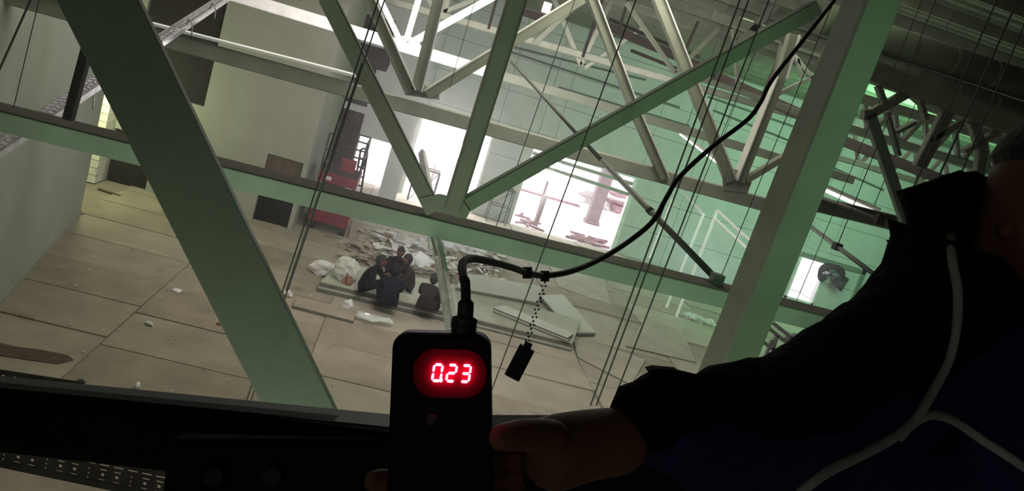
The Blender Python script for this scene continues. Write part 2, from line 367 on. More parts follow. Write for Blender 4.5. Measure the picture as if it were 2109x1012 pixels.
for t in (0.28, 0.62):                                              # splice covers on the chord
    c = ch0.lerp(ch1, t)
# truss C
TC = 10.0
tcn = empty('roof_truss', Y(850, 190, TC), 'grey roof truss behind the pale green one, its chord edged with a thin bright line', 'truss')
a0, a1 = Y(-40, -22, TC), Y(1620, 435, TC)
MB().beam(a0+Vector((0, .13, 0)), a1+Vector((0, .13, 0)), 0.175, 0.26, (0, 1, 0), 0.05).build('bottom_chord', M['grey'], tcn)
off = Vector((0, 0, 0.095))
MB().beam(a0+Vector((0, .12, 0))+off, Y(738, 163, TC)+Vector((0, .12, 0))+off*0.3, 0.03, 0.40, (0, 1, 0), 0.05).build('lit_top_flange', M['profile'], tcn)  # lit upper rim of the chord, its brightness put into white
for args in ((757, -6, 845, 190, 0.13), (904, -6, 857, 186, 0.13), (880, 196, 1200, -2, 0.12), (1353, -4, 1502, 372, 0.12), (1522, 374, 1606, 160, 0.125), (1606, 160, 1632, 70, 0.11), (1534, 372, 1660, 296, 0.08), (1217, -4, 1304, 226, 0.10), (1304, 226, 1366, 368, 0.10)):
    x0, y0, x1, y1, w = args
    q0, q1 = Y(x0, y0, TC), Y(x1, y1, TC)
    b = MB().beam(q0, q1, w, 0.12, (0, 1, 0), 0.05).build('diagonal', M['colp'], tcn)
    dd = (q1-q0).normalized(); n = dd.cross(Vector((0, 1, 0))).normalized()
    if n.z < 0: n = -n
    if w >= 0.10:
        MB().beam(q0+n*(w/2+0.006)+Vector((0, -.02, 0)), q1+n*(w/2+0.006)+Vector((0, -.02, 0)), 0.016, 0.18, (0, 1, 0), 0.05).build('flange', M['white'], tcn)  # lit rims of the webs, coloured white
gusset([(828, 178), (846, 168), (876, 176), (905, 190), (905, 206), (835, 196)], TC-.01, 0.02, M['grey'], tcn)
gusset([(1488, 362), (1506, 348), (1530, 352), (1548, 376), (1540, 398), (1490, 392)], TC-.01, 0.02, M['grey'], tcn)
# truss D
TD = 15.0
td = empty('roof_truss', Y(832, 90, TD), 'roof truss at the top, its lit chord and webs coloured white, crossing above the dark openings', 'truss')
a0, a1 = Y(300, -68, TD), Y(1760, 372, TD)
MB().beam(Y(440, -22, TD)+Vector((0, .1, 0)), Y(1012, 150, TD)+Vector((0, .1, 0)), 0.21, 0.2, (0, 1, 0), 0.06).build('bottom_chord', M['white'], td)  # lit stretch of the chord, light put into the white colour
MB().beam(Y(1012, 150, TD)+Vector((0, .1, 0)), a1+Vector((0, .1, 0)), 0.17, 0.2, (0, 1, 0), 0.06).build('bottom_chord', M['far'], td)  # rest of the same chord, dimness put into darker steel
for args in ((780, -8, 828, 92, 0.10), (864, -8, 836, 86, 0.11), (838, 93, 1016, -6, 0.13), (1062, -6, 1062, -2, 0.1)):
    member(td, 'diagonal', *args[:4], TD, args[4], 0.12, M['white'])
gusset([(816, 78), (836, 72), (862, 82), (866, 94), (848, 104), (815, 96)], TD-.012, 0.02, M['white'], td)
# truss E, far
TE = 21.0
te = empty('roof_truss', Y(960, 60, TE), 'dim grey far roof truss high above the bright doorways', 'truss')
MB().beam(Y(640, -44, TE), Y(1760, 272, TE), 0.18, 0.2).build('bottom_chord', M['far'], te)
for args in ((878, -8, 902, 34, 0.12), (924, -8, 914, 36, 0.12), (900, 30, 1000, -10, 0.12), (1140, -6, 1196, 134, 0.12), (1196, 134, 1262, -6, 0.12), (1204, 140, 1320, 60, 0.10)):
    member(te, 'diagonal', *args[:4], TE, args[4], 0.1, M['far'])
# truss F right side between column and jacket
TF = 7.5
tf = empty('roof_truss', Y(1900, 380, TF), 'murky green roof truss at the upper right above the collar of the jacket', 'truss')
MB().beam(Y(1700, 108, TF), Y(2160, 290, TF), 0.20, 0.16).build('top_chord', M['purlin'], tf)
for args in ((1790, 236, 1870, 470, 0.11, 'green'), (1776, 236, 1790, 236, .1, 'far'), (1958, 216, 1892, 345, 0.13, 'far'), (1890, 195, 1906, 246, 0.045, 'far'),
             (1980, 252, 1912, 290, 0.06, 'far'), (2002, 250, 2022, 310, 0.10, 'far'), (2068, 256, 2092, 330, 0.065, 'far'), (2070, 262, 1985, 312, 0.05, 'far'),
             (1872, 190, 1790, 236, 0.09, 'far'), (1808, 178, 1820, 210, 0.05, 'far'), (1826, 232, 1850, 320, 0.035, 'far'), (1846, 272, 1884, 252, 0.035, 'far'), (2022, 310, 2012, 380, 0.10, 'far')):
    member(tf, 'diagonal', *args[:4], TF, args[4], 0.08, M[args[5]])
tf2 = empty('bottom_chord_beam', Y(1700, 410, 9.0), 'grey bottom chord of steel seen between the column and the jacket', 'beam')
MB().beam(Y(1640, 412, 9.0), Y(1860, 466, 9.0), 0.16, 0.16).build('web', M['far'], tf2)
MB().beam(Y(1640, 396, 9.0), Y(1860, 450, 9.0), 0.02, 0.26).build('flange', M['brown'], tf2)
# further right trusses, darker and further
for i, (dpt, x0, y0, nm) in enumerate(((13.0, 1780, 205, 'dark green truss behind the murky one, third layer at the upper right'), (18.0, 1760, 265, 'faint green truss deepest under the roof at the upper right'))):
    t = empty('roof_truss', Y(1950, 320, dpt), nm, 'truss')
    s = 0.30
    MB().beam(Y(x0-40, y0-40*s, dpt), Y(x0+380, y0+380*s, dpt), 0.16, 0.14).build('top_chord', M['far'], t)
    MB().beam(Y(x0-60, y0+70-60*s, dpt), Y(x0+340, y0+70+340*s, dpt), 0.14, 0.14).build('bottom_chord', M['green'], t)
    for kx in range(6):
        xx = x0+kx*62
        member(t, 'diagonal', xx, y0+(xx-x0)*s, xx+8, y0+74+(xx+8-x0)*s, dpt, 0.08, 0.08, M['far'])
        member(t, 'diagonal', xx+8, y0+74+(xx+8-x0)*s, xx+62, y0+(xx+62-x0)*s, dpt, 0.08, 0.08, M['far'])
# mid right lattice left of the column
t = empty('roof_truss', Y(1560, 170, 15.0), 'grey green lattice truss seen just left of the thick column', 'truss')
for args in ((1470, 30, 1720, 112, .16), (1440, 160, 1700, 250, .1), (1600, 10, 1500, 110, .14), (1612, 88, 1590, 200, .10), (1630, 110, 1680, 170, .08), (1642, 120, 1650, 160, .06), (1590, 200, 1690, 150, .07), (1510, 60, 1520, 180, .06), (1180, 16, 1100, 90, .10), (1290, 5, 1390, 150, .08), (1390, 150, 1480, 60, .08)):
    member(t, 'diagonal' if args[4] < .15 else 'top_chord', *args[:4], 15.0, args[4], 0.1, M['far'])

# dark brown long duct/beam under the roof
db = empty('brown_beam', Y(1440, 150, 18), 'long dark brown steel beam sloping behind the thick column', 'beam')
for (x0, y0, x1, y1) in ((1075, 24, 1135, 44), (1240, 50, 1470, 150), (1470, 157, 1670, 245), (1735, 290, 1945, 372)):
    MB().beam(Y(x0, y0, 18), Y(x1, y1, 18), 0.24 if x0 > 1400 else 0.17, 0.16, ch=.05).build('beam_segment', M['brown'], db)
for (x0, y0, x1, y1) in ((1255, 40, 1440, 118), (1300, 104, 1410, 148)): MB().beam(Y(x0, y0, 18.3), Y(x1, y1, 18.3), 0.07, 0.10, ch=.05).build('side_rail', M['brown'], db)
for (x0, y0, x1, y1) in ((1024, -6, 1006, 60), (1242, -4, 1200, 118), (1296, -6, 1276, 56), (1438, 44, 1408, 112), (1612, 96, 1574, 190), (1700, 92, 1690, 130)): MB().beam(Y(x0, y0, 17.9), Y(x1, y1, 17.9), 0.06, 0.05, ch=.05).build('hanger', M['brown'], db)
cb = empty('conduit_run', Y(1200, 110, 27), 'thin dark conduits running along the upper back wall', 'conduit')
for (x0, y0, x1, y1) in ((1035, 92, 1330, 165), (1030, 100, 1400, 222), (1150, 180, 1420, 260), (1460, 200, 1660, 270), (1470, 228, 1650, 300), (1680, 330, 1820, 392)):
    MB().rod(Y(x0, y0, 31.95), Y(x1, y1, 31.95), 0.042, 6).build('conduit', M['pipe'], cb)
for nm, lab, pts in (('ceiling_duct', 'wide dull green ventilation duct just under the roof at upper right', ((1700, 40), (2200, 205), 0.36)),
                     ('ceiling_duct', 'brownish ventilation duct below the wide green one at upper right', ((1720, 100), (2200, 262), 0.22))):
    t = empty(nm, Y(*pts[0], 9.5), lab, 'duct')
    a, b = Y(*pts[0], 9.5), Y(*pts[1], 9.5)
    MB().rod(a, b, pts[2]/2, 20).build('pipe', M['duct'], t, True)
    d = (b-a).normalized()
    for kx in range(1, 6):
        c = a.lerp(b, kx/6); MB().rod(c-d*0.02, c+d*0.02, pts[2]/2+0.005, 20).build('joint_ring', M['deck'], t)

# ------------------------------------------------------------------ bracing pipes
pb = empty('bracing_pipe', Y(1480, 580, 4.6), 'long grey pipe brace running down to a clamp on the pale green chord', 'pipe')
q0, q1, q2 = Y(1054, 128, 9.5), Y(1240, 332, 6.4), Y(1476, 576, 4.35)
MB().rod(q0, q1, 0.018, 10).rod(q1, q2, 0.021, 12).build('tube', M['pipe'], pb, True)
MB().obox(q2, (0.035, 0, 0), (0, 0.03, 0), (0, 0, 0.035)).build('clamp', M['pipe'], pb)
c = q1.lerp(q2, 0.5); MB().rod(c-(q2-q1).normalized()*0.03, c+(q2-q1).normalized()*0.03, 0.027, 12).build('coupling', M['wire'], pb, True)
pb = empty('bracing_pipe', Y(1800, 565, 5.0), 'grey pipe brace with a clamp passing over the bright square window', 'pipe')
q1, q2 = Y(1668, 466, 6.5), Y(1830, 588, 5.0)
MB().rod(q1, q2, 0.018, 10).build('tube', M['pipe'], pb, True)
c = q1.lerp(q2, 0.4); MB().obox(c, (0.03, 0, 0), (0, 0.03, 0), (0, 0, 0.03)).build('clamp', M['wire'], pb)
MB().rod(c, Vector((c.x, c.y, ROOF-.02)), 0.004).build('hanger', M['wire'], pb)
pb = empty('bracing_pipe', Y(1750, 440, 7.5), 'thin dark pipe brace running behind the column under the lit tube', 'pipe')
MB().rod(Y(1668, 398, 7.8), Y(1812, 452, 7.0), 0.02, 10).build('tube', M['pipe'], pb, True)
MB().obox(Y(1812, 452, 7.0), (.04, 0, 0), (0, .03, 0), (0, 0, .05)).build('clamp', M['brown'], pb)

# ------------------------------------------------------------------ suspension rods and wires
wires = [
 ((66, -6), (-4, 150), 3.2, .0042, 'thick dark suspension rod in the top left corner'),
 ((82, -6), (28, 222), 3.6, .0022, 'thin suspension wire beside the thick rod in the top left corner'),
 ((781, -6), (501, 846), 3.9, .0040, 'left rod of the close pair running down to the black rail'),
 ((794, -6), (510, 846), 3.9, .0035, 'right rod of the close pair running down to the black rail'),
 ((1312, -6), (1012, 806), 3.6, .0030, 'single suspension wire passing left of the hanging pendant switch'),
 ((1163, 60), (1010, 500), 9.0, .0050, 'faint far suspension wire crossing between the two bright doorways'),
 ((1526, -6), (1216, 836), 3.7, .0042, 'leftmost of the three long suspension rods left of the column'),
 ((1544, -6), (1228, 836), 3.7, .0042, 'middle of the three long suspension rods left of the column'),
 ((1586, -6), (1266, 820), 3.8, .0040, 'rightmost of the three long suspension rods left of the column'),
 ((2022, 70), (1880, 390), 5.0, .0060, 'left of the three suspension rods above the jacket collar'),
 ((2062, 76), (1930, 372), 5.0, .0075, 'middle thick suspension rod above the jacket collar'),
 ((2096, 82), (1975, 368), 5.0, .0060, 'right of the three suspension rods above the jacket collar'),
 ((1549, 414), (1486, 568), 4.3, .0025, 'short suspension wire down to the clamp on the green chord'),
 ((1744, 372), (1634, 636), 4.6, .0022, 'short suspension wire in front of the bright square window'),
 ((1446, 380), (1402, 490), 6.0, .0028, 'short thin wire with a hook in front of the white frames'),
 ((958, 70), (926, 180), 9.0, .0035, 'short thin wire hanging in front of the white chord'),
]
for (a, b, d, r, lab) in wires:
    pa, pb_ = Y(*a, d), Y(*b, d); pa = pa + (pa-pb_)*((ROOF-0.03-pa.z)/(pa.z-pb_.z)); w = MB().rod(pa, pb_, r, 6).build('suspension_rod', M['wire']); tag(w, lab, 'rod', 'steel suspension rods')
cj = empty('hanging_conduit', Y(600, 480, 3.9), 'thin grey conduit beside the close pair of rods at the block corner', 'conduit')
MB().rod(Y(747, 130, 3.95), Y(590, 600, 3.95), 0.006, 8).build('tube', M['galvd'], cj, True)
for (p, q) in (((1345, 535), (1338, 545)),):
    pass

# ------------------------------------------------------------------ galvanised channels and trays
def slotted(p0, p1, w, t, m, par, ref, n, name='channel', sw=0.3, sl=0.55):
    """a strip with real slots between cross pieces, and folded lips"""
    p0, p1 = Vector(p0), Vector(p1); L = (p1-p0); d = L.normalized(); nrm = d.cross(Vector(ref)).normalized(); b = nrm.cross(d).normalized()
    mb = MB(); th = 0.0025
    for s in (-1, 0, 1):
        ww = w*(1-2*sw)/3/2*1.0
        mb.obox((p0+p1)/2+nrm*s*(w/2-ww), d*L.length/2, nrm*ww, b*th)
    for i in range(n+1):
        mb.obox(p0+L*(i/n), d*(L.length/n*(1-sl)/2), nrm*w/2, b*th)
    for s in (-1, 1): mb.obox((p0+p1)/2+nrm*s*w/2+b*t/2, d*L.length/2, nrm*th, b*t/2)
    return mb.build(name, m, par)
ctr = empty('cable_tray', Y(0, 306, 5.2), 'galvanised cable tray rising from the left edge past the dark brace', 'cable tray')
slotted(Y(-30, 330, 5.0), Y(480, -12, 10.5), 0.10, 0.05, M['galv'], ctr, (0, 0.4, 1), 90, 'tray_strip')
for (x, y) in ((178, 198), (384, 52), (432, 18)):
    dpt = 5.0 + (x+30)/510*4
    c = Y(x, y, dpt); MB().tube(spline([c, c+Vector((0.02, -0.03, 0.06)), c+Vector((0.06, -0.03, 0.02)), c+Vector((0.07, -0.02, -0.08))], 5), 0.006, 6).build('cable_tie', M['galv'], ctr, True)
gc = empty('galvanised_channel', Y(930, 680, 3.2), 'galvanised channel taped halfway, rising behind the black plug toward the bright door', 'channel')
p0, p1 = Y(928, 690, 3.3), Y(866, 312, 6.2)
slotted(p0, p1, 0.050, 0.03, M['galvb'], gc, (0.25, 1, 0), 60, 'rail')
MB().beam(p0-FW*.004, p1-FW*.004, 0.030, 0.004, (0.25, 1, 0), 0.05).build('back_plate', M['galvb'], gc)
c = Y(905, 525, 4.0)
random.seed(3)
def crumple(name, c, r, m, par=None, seed=0, flat=0.6, sub=2, amp=0.45):
    rnd = random.Random(seed); bm = bmesh.new(); bmesh.ops.create_icosphere(bm, subdivisions=sub, radius=1)
    for v in bm.verts:
        k = 1 + rnd.uniform(-amp, amp); v.co = Vector((v.co.x*r[0]*k, v.co.y*r[1]*k, v.co.z*r[2]*k))
    mb = MB(); mb.add([v.co+Vector(c) for v in bm.verts], [tuple(v.index for v in f.verts) for f in bm.faces]); bm.free()
    return mb.build(name, m, par)
pm = p0.lerp(p1, 0.40)
crumple('tape', pm, (0.035, 0.03, 0.09), M['film'], gc, 5, amp=.3)
MB().rod(Y(886, 480, 4.3), Y(900, 530, 4.0), 0.008, 6).build('loose_strip', M['film'], gc)

# ------------------------------------------------------------------ lamps
lt = empty('tube_lamp', Y(1750, 412, 10), 'lit tube lamp right of the thick column', 'lamp')
q0, q1 = Y(1690, 388, 10.0), Y(1812, 442, 10.0)
MB().beam(q0, q1, 0.05, 0.05).build('lit_tube', M['tubel'], lt); MB().beam(q0+Vector((0, .05, .05)), q1+Vector((0, .05, .05)), 0.06, 0.06).build('housing', M['grey'], lt)
for q in (q0, q1): MB().rod(q.lerp((q0+q1)/2, .2)+Vector((0, .05, .05)), Vector((q.lerp((q0+q1)/2, .2).x, q.y+.05, ROOF)), .006, 6).build('hanger', M['wire'], lt)
lt = empty('tube_lamp', Y(1440, 310, 16), 'lit narrow tube lamp left of the lattice, above the white frames', 'lamp')
q0, q1 = Y(1400, 276, 16), Y(1482, 340, 16)
MB().beam(q0, q1, 0.035, 0.05).build('lit_tube', M['tubel'], lt); MB().beam(q0+Vector((0, .05, .05)), q1+Vector((0, .05, .05)), 0.05, 0.06).build('housing', M['grey'], lt)
for q in (q0, q1): MB().rod(q.lerp((q0+q1)/2, .2)+Vector((0, .05, .05)), Vector((q.lerp((q0+q1)/2, .2).x, q.y+.05, ROOF)), .006, 6).build('hanger', M['wire'], lt)
lt = empty('roof_lamp', Y(1126, 16, 22), 'small square lit roof lamp at the top centre', 'lamp')
c = Y(1126, 16, 22); MB().obox(c, (0.10, 0, 0), (0, 0.05, 0), (0, 0, 0.13)).build('lens', M['lamp'], lt)
MB().obox(c+Vector((0, .09, 0)), (0.13, 0, 0), (0, 0.04, 0), (0, 0, 0.16)).build('housing', M['brown'], lt)
for (x, y, rr, lab) in ((910, 300, 0.85, 'dazzling round floodlight filling the middle doorway'), (1138, 352, 0.46, 'dazzling round floodlight at the left of the wide bay')):
    fl_ = empty('floodlight', Y(x, y, 33.4), lab, 'floodlight')
    c = Y(x, y, 33.4)
    MB().tube([c, c+Vector((0, 0.05, 0))], rr, 28).build('lens', M['flood'], fl_)
    MB().tube([c+Vector((0, .04, 0)), c+Vector((0, 0.45, 0))], [rr+0.03, rr*0.5], 28).build('housing', M['grey'], fl_)
    MB().rod((c.x, c.y+0.3, 0), c+Vector((0, 0.3, 0)), 0.05, 8).build('stand', M['column'], fl_)

# ------------------------------------------------------------------ back side of the hall: openings and what is in them
def sill(n, x0, x1, z0, z1, y, m):
    o = MB().box((x0, y, z0), (x1, y+0.06, z1)).build('door_%d' % n, m); o['kind'] = 'structure'; return o
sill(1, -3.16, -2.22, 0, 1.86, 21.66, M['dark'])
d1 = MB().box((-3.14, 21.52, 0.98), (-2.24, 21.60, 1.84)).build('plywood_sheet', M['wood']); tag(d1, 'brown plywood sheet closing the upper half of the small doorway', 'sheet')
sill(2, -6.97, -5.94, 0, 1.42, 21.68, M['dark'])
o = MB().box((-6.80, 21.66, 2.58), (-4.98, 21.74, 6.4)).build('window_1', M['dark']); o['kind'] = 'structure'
# dark claddings on the lobby wall
for (c, lab) in (((-2.08, -1.33, 0.0, 3.0), 'tall dark cladding sheet behind the red scissor lift'), ((-2.05, -1.33, 3.25, 4.7), 'dark sheet on the wall above the tall dark cladding')):
    o = MB().box((c[0], 27.93, c[2]), (c[1], 27.995, c[3])).build('cladding_sheet', M['dark2']); tag(o, lab, 'sheet')
pts = [(738, 86), (803, 104), (803, 132), (795, 148), (745, 136)]
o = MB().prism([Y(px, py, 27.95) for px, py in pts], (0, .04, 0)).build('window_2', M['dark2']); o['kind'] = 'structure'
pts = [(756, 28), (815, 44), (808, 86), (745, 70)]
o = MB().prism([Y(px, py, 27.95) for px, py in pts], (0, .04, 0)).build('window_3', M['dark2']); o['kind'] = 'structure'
# whitewashed brick pier by the left niche
bp = empty('brick_pier', (-7.2, 20.6, 0), 'whitewashed brick pier lit yellow in the gap at the left wall', 'pier')
for r in range(15):
    for s in range(2):
        x0 = -7.55 + s*0.29 + (0.0 if r % 2 else 0.06); MB().box((x0, 20.9, r*0.2+0.01), (x0+0.275-(0.06 if s and not r % 2 else 0), 21.45, r*0.2+0.19)).build('brick', M['brickw'], bp)
MB().box((-7.52, 20.93, 0), (-7.0, 21.44, 3.0)).build('mortar', M['brickw'], bp)
# bits by the niche
o = MB().obox(G(225, 396, .01), (0.28, -0.06, 0), (0.01, .05, 0), (0, 0, 0.01)).build('wooden_lath', M['wood']); tag(o, 'thin lath on the yellow lit floor by the niche', 'lath')
st = MB().prism([G(px, py, 0.012) for px, py in ((-30, 700), (30, 714), (90, 722), (140, 732), (152, 742), (120, 750), (60, 742), (-30, 728))], (0, 0, 0.003)).build('wet_patch', M['wood'])
tag(st, 'long dark wet patch on the floor at the left edge', 'stain', kind='stuff')

# white partition frames on the right
def frame(label, pts, w=0.07):
    e = empty('partition_frame', pts[0][0], label, 'frame')
    for (a, b) in pts: MB().beam(a, b, w, w).build('profile', M['profile'], e)
a = Y(1372, 635, 24.5); b = Y(1449, 442, 24.5); c = Y(1410, 399, 27.5); d = Y(1392, 405, 27.5)
frame('white upright frame left of the second one, its rail rising to the back wall', [(a, b), (b, c)])
frame('white upright post leftmost by the long rods at the bay', [(Y(1386, 410, 28), Y(1338, 532, 28))], .08)
a = Y(1392, 655, 23.6); b = Y(1478, 434, 23.6); c = Y(1620, 566, 20.0); b2 = Y(1472, 450, 23.6); c2 = Y(1612, 582, 20.0)
frame('white frame with double top rail ending behind the thick column', [(a, b), (b, c), (b2, c2), (b.lerp(c, .36), b2.lerp(c2, .36))], .075)
# objects at the bright square window
e = empty('ventilation_fan', Y(1715, 575, 31.6), 'dark round fan housing beside the bright square window', 'fan')
c = Y(1712, 566, 31.5); ex = Vector((1, 0, 0)); ez = Vector((0, 0, 1))
ring = [c+(ex*cos(2*pi*i/24)*0.52+ez*sin(2*pi*i/24)*0.36) for i in range(17)]
MB().tube(ring, [0.09+0.07*abs(sin(i*0.5)) for i in range(17)], 10).build('housing', M['brown'], e, True)
MB().tube([c+Vector((0.3, 0, -0.15)), c+Vector((.55, -.05, -0.35)), c+Vector((.75, -.02, .05))], [0.2, 0.26, 0.1], 10).build('outlet', M['machine'], e, True)
for i in range(4):
    a = i*pi/2+.4; MB().obox(c+(ex*cos(a)+ez*sin(a))*0.2, (ex*cos(a)+ez*sin(a))*0.16, Vector((0, .03, 0))+(ex*-sin(a)+ez*cos(a))*0.06, Vector((0, .01, 0))).build('blade', M['pipe'], e)
o = struct('trim_3', MB().box((17.9, 31.9, 2.15), (21.1, 32, 2.35)).box((20.9, 31.9, 0), (21.1, 32, 2.35)), M['green2'])
fr = struct('trim_4', MB().box((17.9, 31.93, .2), (18.0, 32, 2.2)).box((19.2, 31.93, .2), (19.3, 32, 2.2)).box((17.9, 31.93, .2), (19.3, 32, .3)), M['white'])
MB().box((c.x-.1, 31.5, c.z-.06), (c.x+.1, 32, c.z+.06)).build('wall_mount', M['machine'], e)
e = empty('bracket_rack', G(1600, 700, 0.3), 'small steel bracket rack low between the column and the jacket', 'rack')
for (a, b) in (((1578, 672), (1640, 722)), ((1590, 664), (1650, 712)), ((1565, 700), (1615, 735)), ((1600, 690), (1590, 722)), ((1618, 700), (1640, 690))):
    MB().beam(Y(*a, 19.0), Y(*b, 19.0), 0.10, 0.12).build('rack_bar', M['pipe'], e)
for xx in (1590, 1625): q_ = Y(xx, 700, 19.0); MB().beam(q_, (q_.x, q_.y, 0), 0.08, 0.08).build('rack_leg', M['pipe'], e)

# ------------------------------------------------------------------ things outside the openings
oc = empty('outer_column', Y(1228, 420, 39), 'brown grey column outside the wide bay', 'column')
c = Y(1228, 425, 39); MB().box((c.x-0.30, 38.7, 0), (c.x+0.30, 39.2, 7.5)).build('shaft', M['column'], oc); MB().box((c.x-.36, 38.6, 0), (c.x+.36, 39.3, .15)).build('base', M['column'], oc)
for (p, q, lab) in (((1097, 315), (1322, 385), 'upper grey rail across the wide bay'), ((1092, 334), (1318, 408), 'lower grey rail across the wide bay')):
    a, b = Y(*p, 32.1), Y(*q, 32.1); o = MB().beam(a, b, 0.14, 0.10).build('bay_rail', M['grey']); tag(o, lab, 'rail')
o = MB().beam(Y(1050, 388, 44), Y(1192, 428, 44), 0.32, 0.4).build('outer_kerb', M['rosy']); tag(o, 'dark rosy low kerb outside the wide bay', 'kerb')
o = MB().rod(Y(1124, 402, 33.2), Y(1096, 484, 33.2), 0.10, 10).build('outer_post', M['column'], None, True); tag(o, 'grey post standing in the left of the wide bay', 'post')
rb = empty('rosy_rubble', G(1260, 405, .2), 'grey rosy rubble heap beside the outer column', 'rubble')
rb2 = []
for i, (x, y, rx) in enumerate(((1250, 402, 2.2), (1275, 410, 1.8), (1240, 428, 1.0), (1262, 436, .9), (1230, 425, .8))):
    c = Y(x, y, 47); c.z = max(c.z, .1)
    crumple('rubble_lump', c, (rx, .8, .5), M['rosy'] if i % 2 else M['paper'], rb, 30+i, amp=.3)
e = empty('bay_rubble', G(1080, 458), 'rosy sticks and scraps on the sill at the left of the wide bay', 'rubble')
rnd = random.Random(11)
for i in range(12):
    x = rnd.uniform(1068, 1110); y = 446+rnd.uniform(-8, 16)+(x-1068)*.3
    c = G(x, y, .08); an = rnd.uniform(0, 3); MB().obox((c.x, max(c.y, 32.4), .07), (cos(an)*.35, sin(an)*.12, rnd.uniform(-.05, .05)), (-sin(an)*.05, cos(an)*.05, 0), (0, 0, .04)).build('stick', M['rosy'], e)
e = empty('bay_litter', G(1200, 495), 'rosy litter strewn on the sill at the right of the wide bay', 'rubble')
for i in range(14):
    x = rnd.uniform(1180, 1245); y = 484+rnd.uniform(-6, 8)+(x-1180)*.3
    c = G(x, y, .08); an = rnd.uniform(-.6, .6); MB().obox((c.x, max(c.y, 32.5)+rnd.uniform(0, .6), .06), (cos(an)*.4, sin(an)*.15, rnd.uniform(-.05, .05)), (-sin(an)*.06, cos(an)*.06, 0), (0, 0, .05)).build('stick', M['rosy'], e)
# scaffold seen against the middle doorway and on the grey wall
def scaffold(label, x, y, z1, w, dep, m, n):
    e = empty('scaffold', (x, y, 0), label, 'scaffold')
    for sx in (0, w):
        for sy in (0, dep): MB().rod((x+sx, y+sy, 0), (x+sx, y+sy, z1), 0.025, 8).build('upright', m, e)
    for k in range(1, n+1):
        z = z1*k/n
        MB().rod((x, y, z), (x+w, y, z), 0.02, 6).rod((x, y+dep, z), (x+w, y+dep, z), 0.02, 6).build('crossbar', m, e)
        MB().rod((x, y, z-z1/n), (x+w, y, z), 0.015, 6).build('diagonal', m, e)
    MB().box((x, y, z1-.06), (x+w, y+dep, z1-.02)).build('platform', M['wood'], e)
scaffold('dark tube scaffold standing in the middle doorway behind the truss', 0.95, 31.0, 1.35, 0.95, .6, M['machine'], 1)
scaffold('small grey scaffold against the wall between the middle doorway and the wide bay', 4.15, 31.0, 1.5, 0.8, .6, M['pipe'], 2)

# ------------------------------------------------------------------ red scissor lift
sx, sy = -1.22, 23.0
e = empty('scissor_lift', (sx, sy, 0), 'red scissor lift with guard rails beside the dark cladding', 'lift')
b = MB().box((sx-.62, sy-.8, .28), (sx+.5, sy+.8, .72)).box((sx-.56, sy-.82, .5), (sx+.44, sy-.80, .66)); b.build('chassis', M['red'], e)
for wx in (-.5, .38):
    for wy in (-.55, .55):
        MB().rod((sx+wx-.08, sy+wy, .2), (sx+wx+.1, sy+wy, .2), .2, 16).build('wheel', M['machine'], e)
for k in range(4):
    z = .74+k*.17
    MB().beam((sx-.05, sy-.75, z), (sx-.05, sy+.75, z+.17), .05, .05, (1, 0, 0)).beam((sx-.05, sy+.75, z), (sx-.05, sy-.75, z+.17), .05, .05, (1, 0, 0)).build('scissor_arm', M['machine'], e)
MB().box((sx-.62, sy-.85, 1.42), (sx+.46, sy+.85, 1.70)).build('platform', M['red'], e)
MB().box((sx-.45, sy-.88, 1.50), (sx-.25, sy-.85, 1.60)).build('warning_plate', M['paper'], e)
mbr = []
for (px_, py_) in ((-.6, -.8), (.44, -.8), (.44, 0), (.44, .8), (-.6, .8)): MB().rod((sx+px_, sy+py_, 1.78), (sx+px_, sy+py_, 2.75), .024, 8).build('rail_post', M['machine'], e)
MB().box((sx-.60, sy-.83, 1.70), (sx+.44, sy-.81, 1.95)).build('kick_plate', M['machine'], e)
MB().box((sx-.1, sy-.9, 1.85), (sx+.3, sy-.7, 2.2)).build('control_panel', M['red'], e)
for z in (2.3, 2.75):
    MB().rod((sx-.6, sy-.8, z), (sx+.44, sy-.8, z), .024, 8).rod((sx+.44, sy-.8, z), (sx+.44, sy+.8, z), .024, 8).rod((sx-.6, sy+.8, z), (sx+.44, sy+.8, z), .024, 8).build('guard_rail', M['machine'], e)
# tall dark mast rails beside it, against the first doorway
e = empty('ladder', Y(748, 390, 27.5), 'dark ladder frame standing in the first bright doorway', 'ladder')
for (a, b) in (((743, 308), (728, 398)), ((757, 314), (742, 404))): MB().tube(spline([Y(*a, 27.3), Y((a[0]+b[0])/2, (a[1]+b[1])/2, 27.3), Y(*b, 27.3)], 4), .035, 8).build('stile', M['machine'], e, True)
MB().tube(spline([Y(743, 309, 27.3), Y(750, 306, 27.3), Y(757, 315, 27.3)], 4), .03, 8).build('top_loop', M['machine'], e, True)
for x_ in (728, 742):
    a = Y(x_, 398 if x_ < 730 else 404, 27.3); MB().rod(a, (a.x, a.y, 0), .035, 8).build('stile', M['machine'], e)
for k in range(5):
    a = Y(740-k*3.2, 325+k*18, 27.3); b = Y(754-k*3.2, 330+k*18, 27.3); MB().rod(a, b, .03, 6).build('rung', M['machine'], e)

